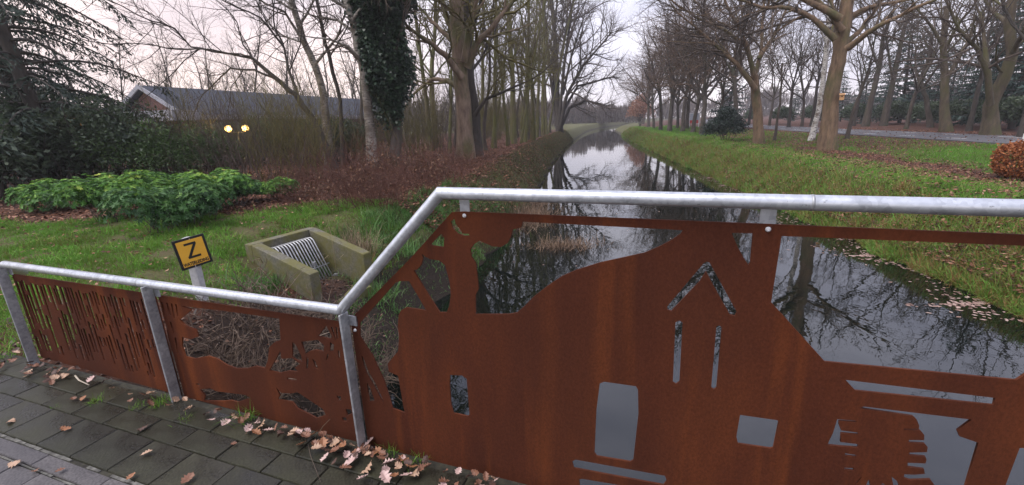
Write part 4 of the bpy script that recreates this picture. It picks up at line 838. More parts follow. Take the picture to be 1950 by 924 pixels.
# red-brown brambles
br_spec = [dict(dens=6, t0=.1, ang=(25, 70), ratio=(.3, .6), minl=.2, wig=.2, trop=-.02, sides=3, nseg=3), dict(dens=7, t0=.1, ang=(25, 60), ratio=(.35, .7), minl=.1, maxl=.35, wig=.18, trop=.0, sides=3, nseg=2)]
BR = [stems_mesh('stems', 51, 1.15, (.75, .6, .7), 46, .007, M['twig_red'], 6, .13, -.02, br_spec), stems_mesh('stems', 52, .95, (.9, .7, .9), 46, .006, M['twig_red'], 6, .17, -.05, br_spec)]
rb_ = np.random.RandomState(8)
def bramble_leaves(seed, n, w, d, h):
    r_ = np.random.RandomState(seed); P, D = lump(r_, n, blobset(r_, 5, w, d, h), .35); return leaf_mesh('leaves', P, None, .055, .035, seed, M['brown_leaf'])
BL = [bramble_leaves(1, 260, 1.9, 1.5, 1.0), bramble_leaves(2, 320, 2.1, 1.6, .85)]
for i, (px, py, s_, lab) in enumerate(((590, 383, .8, 'low red-brown bramble right of the small rhododendron'), (650, 392, .9, 'red-brown bramble behind the straw-coloured tussock'), (715, 388, 1.0, 'red-brown bramble above the sloping rail'), (775, 372, 1.05, 'large red-brown bramble in front of the ivy tree'), (835, 352, 1.15, 'highest red-brown bramble before the double-trunked tree'), (620, 360, 1.1, 'red-brown bramble under the leaning tree'), (700, 358, 1.1, 'red-brown bramble at the pale birch foot'), (870, 335, 1.0, 'bramble nearest the left path'), (555, 372, .7, 'small bramble directly behind the small rhododendron'), (745, 350, 1.1, 'bramble close under the ivy'), (905, 318, 1.0, 'bramble past the double trunk by the path'), (800, 335, 1.1, 'bramble between ivy tree and double trunk'))):
    shrub('bramble_bush', lab, [('stems', BR[i % 2]), ('leaves', BL[i % 2])], gz(px, py), i * 1.3, s_ * 1.05, 'bramble', 'red-brown brambles', zs=s_ * (.75, 1.25, .95, 1.4, .85)[i % 5])

# ------------------------------------------------------------------ evergreen garden on the left
def evergreen(seed, w, d, h, n, L, Wd, mat, whorl=0, nb=9, droop=.25):
    r_ = np.random.RandomState(seed); bs = blobset(r_, nb, w, d, h); P, D = lump(r_, n, bs, .62 if whorl else .4)
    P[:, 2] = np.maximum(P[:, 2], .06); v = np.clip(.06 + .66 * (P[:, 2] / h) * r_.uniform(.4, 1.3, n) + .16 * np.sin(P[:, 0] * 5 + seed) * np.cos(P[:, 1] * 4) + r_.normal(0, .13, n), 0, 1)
    if whorl:
        a = np.tile(np.arange(whorl) * 6.283 / whorl, n) + np.repeat(r_.uniform(0, 6, n), whorl); D2 = np.repeat(D + np.array([0, 0, .5]), whorl, 0); D2 /= np.linalg.norm(D2, axis=1, keepdims=True)
        U = np.cross(D2, np.array([.3, .2, 1.])); U /= np.linalg.norm(U, axis=1, keepdims=True) + 1e-9; Wv = np.cross(D2, U); dr_ = U * np.cos(a)[:, None] + Wv * np.sin(a)[:, None] + D2 * .25
        return leaf_mesh('foliage', np.repeat(P, whorl, 0), dr_, L, Wd, seed, M[mat], droop, np.clip(np.repeat(v, whorl) + r_.normal(0, .06, n * whorl), 0, 1), .18, D2)
    return leaf_mesh('foliage', P, D + r_.normal(0, .7, D.shape), L, Wd, seed, M[mat], droop, v)
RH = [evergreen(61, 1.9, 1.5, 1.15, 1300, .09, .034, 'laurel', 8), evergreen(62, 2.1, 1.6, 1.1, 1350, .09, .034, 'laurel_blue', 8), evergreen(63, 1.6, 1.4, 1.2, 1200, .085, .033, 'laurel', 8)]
RS = stems_mesh('stems', 64, .75, (.5, .4, .5), 18, .014, M['twig'], 4, .2, .0)
for i, (px, py, k_, s_, lab) in enumerate(((105, 402, 0, .98, 'leftmost low rhododendron beside the dark shrubs'), (222, 418, 2, 1.0, 'bright green rhododendron second from the left'), (325, 437, 1, .92, 'bluish-green rhododendron nearest the marker sign'), (425, 398, 2, 1.08, 'bright rhododendron at the right end of the main row'), (330, 385, 0, 1.0, 'rhododendron at the back behind the bluish one'), (530, 380, 0, .62, 'small round rhododendron standing apart to the right'), (165, 392, 1, .82, 'rhododendron tucked between the two left ones'), (385, 418, 1, .78, 'drooping rhododendron right of the bluish one'), (465, 385, 1, .7, 'dark low rhododendron at the row end'), (275, 400, 0, .9, 'yellow-tipped rhododendron at the middle of the row'))):
    shrub('rhododendron', lab, [('foliage', RH[k_]), ('stems', RS)], gz(px, py), i * 1.9, s_ * .78, 'shrub', 'rhododendrons edging the lawn', zs=s_ * (.72 + .1 * (i % 3)))
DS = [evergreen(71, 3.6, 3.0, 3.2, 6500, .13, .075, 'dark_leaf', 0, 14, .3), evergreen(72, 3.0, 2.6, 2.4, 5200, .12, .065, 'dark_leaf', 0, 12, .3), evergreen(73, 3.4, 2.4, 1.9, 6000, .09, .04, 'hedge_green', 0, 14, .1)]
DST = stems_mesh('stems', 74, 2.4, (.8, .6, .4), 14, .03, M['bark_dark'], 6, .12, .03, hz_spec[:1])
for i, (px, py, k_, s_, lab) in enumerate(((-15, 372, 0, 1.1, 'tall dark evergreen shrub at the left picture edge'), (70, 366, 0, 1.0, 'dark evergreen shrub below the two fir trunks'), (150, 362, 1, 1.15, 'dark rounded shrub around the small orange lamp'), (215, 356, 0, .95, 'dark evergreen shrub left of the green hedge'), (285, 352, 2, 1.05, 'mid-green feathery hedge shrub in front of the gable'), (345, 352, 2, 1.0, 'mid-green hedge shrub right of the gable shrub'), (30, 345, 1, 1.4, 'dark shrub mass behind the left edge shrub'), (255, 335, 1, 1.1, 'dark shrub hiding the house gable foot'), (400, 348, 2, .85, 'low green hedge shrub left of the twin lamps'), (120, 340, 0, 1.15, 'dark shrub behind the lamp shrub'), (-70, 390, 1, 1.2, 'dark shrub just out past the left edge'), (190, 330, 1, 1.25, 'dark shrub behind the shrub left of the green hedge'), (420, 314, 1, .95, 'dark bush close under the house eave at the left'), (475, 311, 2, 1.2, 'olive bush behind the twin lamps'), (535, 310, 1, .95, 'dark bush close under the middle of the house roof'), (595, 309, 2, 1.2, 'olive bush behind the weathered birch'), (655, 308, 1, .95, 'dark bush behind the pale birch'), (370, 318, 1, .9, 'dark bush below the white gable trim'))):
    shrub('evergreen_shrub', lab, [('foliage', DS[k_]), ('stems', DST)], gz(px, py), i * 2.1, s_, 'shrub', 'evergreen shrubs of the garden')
def fir(seed, h, r, z0, reach, n, mat, dense=1.0, droopy=.28, bark_m='bark_dark', spray=.2, taper=1.0, gap=.085, wf=.34):
    g = random.Random(seed); r_ = np.random.RandomState(seed); tr, rd = twist(g, Vector((0, 0, -.2)), Vector((0, 0, 1)), h, r, r * .15, 12, .02, .05); br = [(tr, rd, 9)]; C = []; D = []; az = 0
    for i in range(n):
        t = z0 / h + (1 - z0 / h) * (i + g.random()) / n; t = min(t, .98); p, rr_, d = along(tr, rd, t); az += 2.4; l = reach * (1.05 - .8 * (t - z0 / h) * taper) * g.uniform(.6, 1.1)
        dv = Vector((math.cos(az), math.sin(az), g.uniform(.1, .35))); q, rq = twist(g, p, dv, l, min(rr_ * .4, .05), .006, 8, .05, -droopy * .45); br.append((q, rq, 4))
        m = int(l * 11 * dense)
        for j in range(m):
            tt = .12 + .88 * (j + g.random()) / m; pp, _, d2 = along(q, rq, tt); side = d2.cross(Vector((0, 0, 1))).normalized() * (1 if j % 2 else -1); sl = (.25 + .55 * l * .22 * (1 - tt * .6)) * g.uniform(.7, 1.2); sd = (d2 * .6 + side + Vector((0, 0, -.25 - droopy))).normalized()
            k2 = max(2, int(sl / gap))
            for b_ in range(k2):
                c = pp + sd * sl * (b_ / k2) + rv(g) * .02; C.append(tuple(c)); D.append(tuple(sd + rv(g) * .42 + Vector((0, 0, -.18))))
    return sweep(br, 'trunk', M[bark_m]), leaf_mesh('foliage', C, D, spray, spray * wf, seed, M[mat], 0)
FR = fir(81, 15, .21, 2.2, 3.6, 100, 'needle', .85, .30, 'bark_dark', .165, .45, .058, .26)
for px, py, rz, s_, lab in ((118, 362, .6, 1.0, 'right one of two dark firs with drooping boughs at the left edge'), (78, 352, 2.4, 1.05, 'left one of two dark firs at the left edge')):
    P = gz(px, py); o = thing('fir_tree', lab, 'tree', P, rz); o.scale = (s_,) * 3; link('trunk', FR[0], o); link('crown', FR[1], o)

# ------------------------------------------------------------------ trees: right bank
SP_O = BARE(1.5, 3.6, 4.6)
t1 = gz(1447, 263)
hero('forked_tree', 'tan-barked forked tree standing alone beside the holly bush', t1, [(1443, 215), (1439, 182), (1436, 143)], [[(1436, 145), (1423, 91), (1407, 58), (1387, 20), (1370, -30)], [(1436, 145), (1449, 97), (1452, 32), (1457, -30)], [(1438, 170), (1405, 125), (1370, 95), (1330, 60)], [(1445, 110), (1470, 70), (1490, 30)], [(1423, 91), (1380, 60), (1330, 40), (1285, 10)]], .30, .25, 'bark_tan', 'twig', SP_O, 101, limb_r=.62, jitter=.8)
t2 = gz(1578, 273)
oak = hero('big_oak', 'thick-trunked oak with spreading mossy limbs and a nest box', t2, [(1582, 195), (1593, 130), (1600, 97), (1608, 49), (1614, 0)], [[(1590, 78), (1549, 42), (1507, 29), (1462, 31), (1420, 20)], [(1592, 100), (1588, 58), (1590, 20), (1584, -30)], [(1612, 96), (1647, 71), (1680, 54), (1760, 20)], [(1606, 84), (1637, 55), (1663, 20), (1690, -20)], [(1600, 40), (1527, 6), (1462, 13), (1400, -5)], [(1610, 30), (1660, 5), (1720, -10)], [(1604, 60), (1570, 20), (1530, -20)]], .36, .24, 'bark_tan', 'twig', BARE(1.5, 3.6, 5.0), 102, limb_r=.55, jitter=.8, sides=16, extra=3, top=[(.4, 0, 2), (.6, .3, 4.5)])
def nest_box():
    c = onv(1603, 186, t2); n = Vector((-t2.x, -t2.y, 0)).normalized(); c = c + n * .32; o = thing('nest_box', 'small orange-tan wooden nest box fixed to the big oak', 'nest box', c); rz = Matrix.Rotation(math.atan2(n.y, n.x) + math.pi / 2, 3, 'Z')
    wm = mottled('fresh_wood', [(.3, (.42, .22, .09)), (.7, (.58, .33, .15))], 12, .7); MB().box((0, 0, 0), (.19, .18, .24), rz).build('body', wm, o)
    m = MB(); f = [rz @ Vector(q) for q in ((-.12, -.14, .11), (.12, -.14, .11), (.12, .11, .17), (-.12, .11, .17))]; m.hexa(f, [q + Vector((0, 0, .025)) for q in f]); m.build('lid', wm, o)
    p = rz @ Vector((0, -.092, .04)); MB().tube([p, p + (rz @ Vector((0, -.004, 0)))], .028, 12).build('entrance_hole', simple('dark_hole', (.01, .008, .006), .9), o)
    MB().box(rz @ Vector((0, .14, 0)), (.05, .1, .28), rz).build('backing_board', wm, o)
nest_box()
t3 = gz(1552, 264)
hero('birch_tree', 'white-barked birch leaning close beside the big oak', t3 + Vector((.15, .6, 0)), [(1559, 211), (1569, 140), (1574, 91), (1580, 32), (1583, -20)], [[(1574, 91), (1560, 50), (1540, 30)], [(1578, 40), (1600, 0), (1620, -30)]], .155, .10, 'birch', 'twig', BARE(2.4, 4.6, 6, .14, -.05), 103, extra=6, top=[(.1, 0, 2.5), (0, .2, 5)])
t4 = gz(1612, 262)
hero('leaning_sapling', 'thin sapling leaning right behind the big oak', t4, [(1631, 195), (1645, 160), (1657, 130)], [[(1645, 160), (1660, 110), (1668, 60)], [(1650, 140), (1640, 100), (1650, 50)]], .10, .06, 'bark_grey', 'twig', SP_O, 104, extra=3, limb_r=.7)
t5 = gz(1475, 261)
hero('slender_sapling', 'thin upright sapling between the forked tree and the birch', t5, [(1485, 201), (1488, 162), (1490, 120)], [[(1488, 162), (1505, 120), (1510, 70)], [(1489, 140), (1475, 100), (1470, 50)]], .08, .05, 'bark_grey', 'twig', SP_O, 105, extra=3, limb_r=.7)
RO = [oak_tree(111, 19, .30, 5.0, 7, 'bark_grey', 'twig_buff', spec=BARE(1.3, 2.6, 2.6), leaves=2600), oak_tree(112, 18, .26, 6.5, 6, 'bark_grey', 'twig_buff', (.03, 0), spec=BARE(1.3, 2.6, 2.6), leaves=2600), oak_tree(113, 17, .24, 4.0, 7, 'bark_grey', 'twig_buff', (-.04, 0), (30, 75), BARE(1.3, 2.6, 2.6), 2200)]
for i, (px, py, k_, s_, lab) in enumerate(((1275, 246, 0, 1.0, 'tallest oak in the right row, right of the canal view'), (1258, 244, 1, .95, 'oak just left of the tallest one in the right row'), (1245, 241, 2, 1.0, 'smaller oak third left of the tallest one'), (1300, 246, 1, .95, 'oak between the tallest one and the red and white board'), (1320, 247, 2, 1.0, 'oak standing in front of the red and white board'), (1337, 250, 0, .85, 'oak left of the holly bush'), (1235, 238, 0, 1.0, 'oak beside the copper-leaved young beech'), (1308, 243, 0, .9, 'thin oak farther back behind the board'), (1400, 249, 1, .9, 'tall oak behind the holly bush'), (1225, 235, 1, 1.05, 'farthest oak of the right row'), (1290, 242, 2, .95, 'oak half hidden behind the tallest one'), (1365, 247, 2, .9, 'oak left behind the holly bush'), (1212, 232.5, 2, 1.1, 'oak at the vanishing end of the right row'))):
    place_tree('oak_tree', lab, RO[k_], gz(px, py), i * 1.7, s_, 'oaks lining the right bank')
# young copper beech
cb = thing('young_beech', 'young beech with pinkish copper leaves at the end of the right row', 'tree', gz(1219, 236.5)); r_ = np.random.RandomState(9); P, D = lump(r_, 3500, [(0, 0, 3.4, 2.6, 2.6, 3.0), (1.6, .4, 2.4, 2.0, 2.0, 2.2), (-1.5, 0, 2.6, 1.8, 1.8, 2.0), (.4, 0, 5.0, 1.6, 1.6, 2.2)], .3)
link('crown', leaf_mesh('crown', P, None, .36, .2, 9, M['pink_leaf']), cb); link('trunk', stems_mesh('trunk', 91, 5, (.2, .2, .3), 7, .07, M['bark_grey'], 6, .08, .05, hz_spec), cb)
# holly
ho = thing('holly_bush', 'dark rounded holly bush left of the tan forked tree', 'shrub', gz(1378, 260)); r_ = np.random.RandomState(10); P, D = lump(r_, 6500, [(0, 0, .9, 1.3, 1.3, 1.0), (.9, .2, .8, .9, .9, .9), (-.8, .1, .75, .9, .9, .85), (.1, 0, 1.7, .9, .9, .8), (.5, .1, 1.3, .8, .8, .8)], .45)
P[:, 2] = np.maximum(P[:, 2], .05); link('foliage', leaf_mesh('foliage', P, None, .14, .085, 10, M['holly']), ho); link('stems', DST, ho, scale=.7)
# clipped russet beech hedge at the right edge
bh = thing('beech_hedge', 'clipped russet beech bush at the right edge of the grass', 'hedge', put(gp(1978, 316).xy)); r_ = np.random.RandomState(12); P = r_.uniform(-1, 1, (9000, 3)); P = P / (np.max(np.abs(P) ** 3, axis=1, keepdims=True) ** (1 / 3) + 1e-6) * (1 - .35 * r_.uniform(0, 1, (9000, 1)) ** 2) ; P = P * np.array([.66, .85, .45]) / np.maximum(1, (np.sum(np.abs(P) ** 2.6, 1) ** (1 / 2.6)))[:, None] * 1.1 + np.array([.1, 0, .50]); P += r_.normal(0, .03, P.shape)
link('foliage', leaf_mesh('foliage', P, None, .075, .05, 12, M['russet']), bh); link('stems', stems_mesh('stems', 92, .9, (.5, .6, .3), 30, .01, M['twig'], 4, .12, .02, br_spec[:1]), bh)
def marker():
    b_ = put(gp(1948, 275).xy); o = thing('marker_post', 'white roadside marker post showing just behind the beech bush', 'post', b_); w = simple('white_plastic', (.75, .75, .74), .45); top = onv(1948, 254, b_).z - b_.z
    bevel(MB().box((0, 0, top / 2 - .05), (.11, .09, top + .1)).build('body', w, o), .02); MB().box((0, -.047, top - .16), (.114, .01, .16)).build('black_band', simple('black_band', (.02, .02, .02), .5), o)
marker()
# twisted trees past the road
def far_hero(lab, base, tr, limbs, r, seed, bm='bark_road', **k): return hero('twisted_tree', lab, base, tr, limbs, r, r * .5, bm, 'twig', BARE(1.5, 3.2, 3.6), seed, group='crooked bare trees along the far side of the road', limb_r=.6, jitter=.9, **k)
far_hero('crooked tree with a hooked trunk, left of the yellowish-barked one across the road', gz(1803, 251), [(1798, 200), (1800, 143), (1796, 89), (1803, 11)], [[(1800, 96), (1828, 46), (1850, 21)], [(1800, 154), (1828, 104), (1846, 71), (1870, 20)], [(1796, 89), (1770, 50), (1745, 20)]], .30, 121, extra=3)
far_hero('slim S-shaped tree across the road', gz(1773, 243), [(1764, 186), (1753, 153), (1771, 107), (1775, 71), (1760, 50)], [[(1760, 165), (1785, 130), (1795, 110)], [(1773, 100), (1755, 60), (1730, 40)]], .19, 122, 'bark_grey', extra=4)
far_hero('stout yellow-mossed tree with a wide fork at the right edge', gz(1886, 258), [(1886, 200), (1910, 153), (1928, 103), (1921, 46), (1928, 0)], [[(1885, 200), (1882, 143), (1864, 100), (1832, 68), (1810, 18)], [(1882, 143), (1874, 80), (1865, 20)], [(1928, 103), (1950, 60), (1975, 20)], [(1921, 46), (1890, 15), (1870, -20)]], .36, 123, extra=3)
far_hero('brown right-leaning tree, first past the big oak across the road', gz(1648, 241), [(1660, 186), (1675, 125), (1682, 71), (1700, 20)], [[(1672, 130), (1655, 80), (1640, 30)], [(1680, 90), (1715, 50), (1740, 20)]], .28, 124, 'bark_grey', extra=4)
far_hero('second brown right-leaning tree across the road', gz(1682, 240), [(1703, 143), (1718, 71), (1732, 18)], [[(1700, 150), (1690, 90), (1680, 50)], [(1715, 80), (1745, 50), (1770, 10)]], .27, 125, 'bark_grey', extra=4)
RB = [oak_tree(131, 14, .17, 4.5, 5, 'bark_dark', 'twig', spec=BARE(1.3, 2.8, 3.0)), oak_tree(132, 13, .15, 3.4, 6, 'bark_grey', 'twig', (.08, 0), (30, 70), BARE(1.3, 2.8, 3.0))]
for i, (px, py, k_, s_, lab) in enumerate(((1502, 243, 0, 1.0, 'bare tree across the road, right of the forked tree'), (1527, 242, 1, 1.05, 'low-forked bare tree across the road, left of the white birch'), (1545, 240, 0, 1.1, 'bare tree seen just left of the white birch, across the road'), (1465, 240, 1, 1.1, 'bare tree across the road close behind the forked tree'), (1625, 240, 0, .9, 'bare tree across the road behind the leaning sapling'), (1725, 246, 1, 1.0, 'bare tree between the brown leaning pair and the S-shaped tree'), (1845, 250, 0, .9, 'bare tree between the hooked tree and the yellow-mossed one'), (1425, 239, 0, 1.1, 'bare tree far behind the holly bush'), (1946, 262, 0, 1.0, 'bare tree at the far right edge across the road'))):
    place_tree('roadside_tree', lab, RB[k_], gz(px, py), i * 2.3, s_, 'bare trees across the road')
SPR = fir(141, 12, .17, .5, 2.9, 95, 'spruce', .75, .10, 'bark_dark', .30, 1.0, .1, .4)
for i, (px, py, s_, lab) in enumerate(((1712, 235, 1.15, 'tallest dark spruce, behind the brown leaning pair'), (1640, 233, .7, 'short spruce behind the big oak trunk'), (1770, 236, .62, 'low spruce behind the S-shaped tree'), (1830, 238, .66, 'low spruce behind the hooked tree'), (1925, 246, 1.2, 'tall spruce at the right edge'), (1872, 240, .8, 'spruce behind the yellow-mossed tree'), (1600, 232, .6, 'spruce glimpsed left of the big oak'), (1740, 234, .8, 'spruce just right of the tallest one'), (1385, 240, .9, 'dark spruce standing behind the holly bush'), (1675, 231, .75, 'half-hidden spruce left of the tallest one'), (1800, 235, .75, 'half-hidden spruce between the S-shaped and hooked trees'), (1900, 240, 1.0, 'half-hidden spruce next to the tall edge one'), (1570, 231, .5, 'small spruce left of the white birch'), (1510, 231, .5, 'small spruce behind the hedge right of the forked tree'))):
    o = thing('spruce_tree', lab, 'tree', gz(px, py), i * 1.1, 'spruces across the road'); o.scale = (s_,) * 3; link('trunk', SPR[0], o); link('crown', SPR[1], o)
HD = evergreen(151, 5.5, 1.8, 2.4, 6500, .2, .11, 'dark_leaf', 0, 18, .2)
for i, (px, py, s_, lab) in enumerate(((1480, 237, 1.0, 'dark hedge length across the road behind the saplings'), (1540, 236, 1.0, 'dark hedge length across the road left of the white birch'), (1620, 236, 1.0, 'dark hedge length across the road behind the big oak'), (1690, 238, 1.0, 'dark hedge length below the tallest spruce'), (1760, 241, .9, 'dark hedge length at the S-shaped tree foot'), (1830, 245, .9, 'dark hedge length between hooked and yellow-mossed trees'), (1910, 251, .9, 'dark hedge length at the far right edge'), (1425, 236, 1.0, 'dark hedge length far behind the forked tree'))):
    P = gz(px, py); shrub('roadside_hedge', lab, HD, P + Vector((1.2, .8, 0)), R(75), s_, 'hedge', 'hedge across the road', 'foliage')
def board():
    b_ = gz(1321, 242); o = thing('notice_board', 'red and white roadside board standing behind the right row of oaks', 'sign', b_); w = simple('white_enamel', (.78, .78, .80), .4); rd_ = simple('red_enamel', (.55, .035, .03), .4); gl = simple('pale_grey_panel', (.48, .52, .60), .3)
    l = onv(1312, 240, b_) - b_; r = onv(1330, 240, b_) - b_; x = (r - l).length; zt_ = onv(1321, 215, b_).z - b_.z; zm = onv(1321, 229, b_).z - b_.z; d = (r - l).normalized(); rz = Matrix.Rotation(math.atan2(d.y, d.x), 3, 'Z')
    for s_ in (-1, 1): MB().box(d * s_ * x / 2 + Vector((0, 0, zt_ / 2 - .1)), (.12, .12, zt_ + .2), rz).build('post', w, o)
    MB().box((0, 0, zt_ - .06), (x, .14, .12), rz).build('top_bar', w, o)
    MB().box((0, 0, zm + (zt_ - .12 - zm) / 2), (x - .12, .05, zt_ - .12 - zm), rz).build('upper_panel', gl, o)
    MB().box((0, 0, zm / 2 + .3), (x - .12, .06, zm - .62), rz).build('lower_panel', rd_, o); MB().box(rz @ Vector((0, -.04, zm * .62)), (x * .3, .02, .3), rz).build('white_mark', w, o)
board()

# ------------------------------------------------------------------ far woods along the horizon
def far_wood(name, label, spots, mat, seed, L):
    r_ = np.random.RandomState(seed); C = []; D = []
    for x, y, w, h, n in spots:
        P, d = lump(r_, n, [(x + r_.uniform(-w, w), y + r_.uniform(-3, 3), h * r_.uniform(.3, .6), w * .35, w * .35, h * r_.uniform(.3, .5)) for _ in range(7)], .2); low = r_.uniform(0, 1, n) < .45; P[low, 2] = r_.uniform(-.3, h * .55, low.sum()); P[:, 2] = np.maximum(P[:, 2], -.3); C.append(P); D.append(d * .4 + np.array([0, 0, 1.]))
    tag(link(name, leaf_mesh(name, np.concatenate(C), np.concatenate(D), L, L * .2, seed, mat)), label, 'wood', kind='stuff')
fw = leafy('far_bare_wood', [(0, (.06, .045, .038)), (.6, (.12, .09, .075)), (1, (.17, .135, .11))], .9)
sp = []
for a in np.arange(-60, 62, 2.4):
    D_ = 230 + 30 * math.sin(a * 1.7); sp.append((D_ * math.sin(R(a)), D_ * math.cos(R(a)), 9, 9.5 + 2.5 * math.sin(a * 2.9), 800))
far_wood('far_wood', 'hazy brown bare wood along the horizon', sp, fw, 17, 2.2)
spl = [(-34 + 2.6 * i, 88 + 9 * (i % 3) - .25 * i, 3.2, 5.5 + 1.5 * math.sin(i * 2.1), 900) for i in range(16)]
far_wood('left_wood', 'grey-brown brushwood mass far behind the left thicket and house', spl, fw, 19, .9)
sp = [(165 * math.sin(R(2.5 + .75 * i)), 158 * math.cos(R(2.5 + .75 * i)) + 8 * (i % 3), 4.0, (8.0 if i < 9 else 4.6) + 1.2 * math.sin(i * 1.7), 1500) for i in range(16)]
far_wood('canal_thicket', 'hazy brown thicket on the left bank past the alder', sp, fw, 18, 1.3)

# ------------------------------------------------------------------ grass, litter and other ground cover
def seen(P, m=160):
    v = P - np.array([0, 0, EYE]); f = v @ np.array(FWD); x = W0 / 2 + FPX * (v @ np.array(RGT)) / np.maximum(f, .01); y = H0 / 2 - FPX * (v @ np.array(UPV)) / np.maximum(f, .01)
    return (f > .3) & (x > -m) & (x < W0 + m) & (y > -m) & (y < H0 + m)
def scatter(seed, n, fy, fx, keep):
    r_ = np.random.RandomState(seed); y = fy(r_.uniform(0, 1, n)); x = fx(r_.uniform(0, 1, n), y); z = zt(x, y); P = np.stack([x, y, z], 1); return P[keep(x, y, z, r_) & seen(P)]
fence_y = lambda x: FM * x + FC
gl_ = scatter(1, 330000, lambda u: 2.6 + 7.2 * u, lambda u, y: -15 + (15 + xl(y) - .1) * u, lambda x, y, z, r: ((z > -.5) | (y > 8.8) | (r.uniform(0, 1, len(x)) < .08)) & (y > fence_y(x) + .06 + .1 * (x > -3.6)) & (lit_mask(x, y) < r.uniform(.15, .75, len(x))) & (_hash(x * 1.9 + 5, y * 2.1) < r.uniform(-.1, .6, len(x))) & ~((np.abs((x + 3.0) * .45 + (y - 6.35) * .89) < .72) & (np.abs((x + 3.0) * .89 - (y - 6.35) * .45) < .75)))
vv = np.clip(.42 + .42 * _hash(gl_[:, 0] * 1.3, gl_[:, 1] * 1.3) + .2 * _hash(gl_[:, 0] * 4, gl_[:, 1] * 5) + np.random.RandomState(2).normal(0, .18, len(gl_)), 0, 1)
tag(link('lawn_grass', blades('lawn_grass', gl_, .05 + .03 * np.clip(_hash(gl_[:, 0] * 2.3 + 1, gl_[:, 1] * 2.7), 0, 1), .008, 1, M['grass'], .9, vv)), 'short mown lawn grass on the left bank', 'grass', kind='stuff')
gb = scatter(3, 90000, lambda u: 5 + 62 * u ** 1.7, lambda u, y: xl(y) - .02 - 1.75 * u, lambda x, y, z, r: (z > -1.48) & ((y > 8.8) | (z > -.5) | (r.uniform(0, 1, len(x)) < .12)) & (lit_mask(x, y) < r.uniform(.2, .9, len(x))))
far_ = gb[:, 1] > 11 + 2 * np.random.RandomState(31).normal(0, 1, len(gb)); gd = gb[far_]; dd_ = np.hypot(gd[:, 0], gd[:, 1])
tag(link('dull_bank_grass', blades('dull_bank_grass', gd, .07 + .0012 * dd_, .008 + .0007 * dd_, 33, M['grass_dull'], .9, None, 2)), 'dull brownish grass on the steep left bank below the path', 'grass', kind='stuff')
gb = gb[~far_]; db = np.hypot(gb[:, 0], gb[:, 1]); tag(link('bank_grass', blades('bank_grass', gb, .085 + .0012 * db, .008 + .0006 * db, 3, M['grass_cool'], .8, None, 2)), 'lush dark green grass down the left bank', 'grass', kind='stuff')
gr = scatter(4, 520000, lambda u: 2 + 80 * u ** 2.1, lambda u, y: xr(y) - .04 + 14 * u ** 1.6, lambda x, y, z, r: (z > -1.54) & (lit_mask(x, y) < r.uniform(.2, .95, len(x))) & (_hash(x * 1.1 + 2, y * .8) < r.uniform(.1, .8, len(x))) & (y > fence_y(x) + .3) & (x < 20.8 + .14 * (y - 20)))
dr_ = gr[:, 0] - xr(gr[:, 1]); dg = np.hypot(gr[:, 0], gr[:, 1]); slope = dr_ < 1.7; rr3 = np.random.RandomState(5)
dry = slope & (rr3.uniform(0, 1, len(gr)) < .68)
a = gr[dry]; tag(link('yellowing_grass', blades('yellowing_grass', a, (.19 + .003 * dg[dry]) * (1 + .5 * np.clip(_hash(a[:, 0] * 2.7, a[:, 1] * 2.3), -.5, 1)), .010 + .0006 * dg[dry], 6, M['grass_dry'], .9, None, 2)), 'long yellowing grass hanging down the right bank to the water', 'grass', kind='stuff')
k_ = ~dry; hh = np.where(slope[k_], .15, np.where(dr_[k_] < 3.1, .10, .06)) + .002 * dg[k_]; vv = np.clip(np.where(dr_[k_] < 3.3, .80, .46) + .25 * _hash(gr[k_][:, 0], gr[k_][:, 1]) + rr3.normal(0, .15, k_.sum()), 0, 1)
tag(link('verge_grass', blades('verge_grass', gr[k_], hh, .010 + .0007 * dg[k_], 7, M['grass'], .8, vv)), 'bright green grass on the right bank and verge', 'grass', kind='stuff')
def litter_stuff(name, label, P, L, seed, mat='litter', up=1.0):
    r_ = np.random.RandomState(seed); P = P + np.stack([np.zeros(len(P)), np.zeros(len(P)), r_.uniform(.005, .03, len(P))], 1); D = np.stack([r_.normal(0, 1, len(P)), r_.normal(0, 1, len(P)), r_.normal(0, .22, len(P))], 1)
    tag(link(name, leaf_mesh(name, P, D, L, L * .62, seed, M[mat], 0, None, .2, np.array([0, 0, 1.6 * up]))), label, 'leaves', kind='stuff')
pl = scatter(8, 60000, lambda u: 7.8 + 50 * u ** 2, lambda u, y: xl(y) - 1.4 - 12 * u ** 1.6, lambda x, y, z, r: lit_mask(x, y) > r.uniform(.2, .9, len(x)))
litter_stuff('leaf_litter', 'brown leaf litter under the left trees and shrubs', pl, .085, 8)
pr = scatter(9, 110000, lambda u: 6 + 60 * u ** 1.8, lambda u, y: xr(y) + 1.2 + 17 * u, lambda x, y, z, r: lit_mask(x, y) > r.uniform(.12, 1.3, len(x)))
plb = scatter(41, 16000, lambda u: 9 + 55 * u ** 1.8, lambda u, y: xl(y) - .15 - 1.7 * u, lambda x, y, z, r: r.uniform(0, 1, len(x)) < .55 + .6 * _hash(x * 1.5, y * 1.5)); plb[:, 2] += .06
litter_stuff('left_bank_leaves', 'brown leaves caught in the grass of the left bank', plb, .085, 41)
pll = scatter(42, 1500, lambda u: 3.6 + 6 * u, lambda u, y: -13 + 11 * u, lambda x, y, z, r: (y > fence_y(x) + .3)); pll[:, 2] += .04
litter_stuff('lawn_leaves', 'few dull leaves scattered over the left lawn', pll, .06, 42)
litter_stuff('fallen_leaf_carpet', 'russet fallen leaves spread over the right verge', pr, .095, 9)
pr2 = scatter(10, 40000, lambda u: 5 + 36 * u ** 1.6, lambda u, y: xr(y) + .2 + 6 * u ** 1.7, lambda x, y, z, r: r.uniform(0, 1, len(x)) < .6)
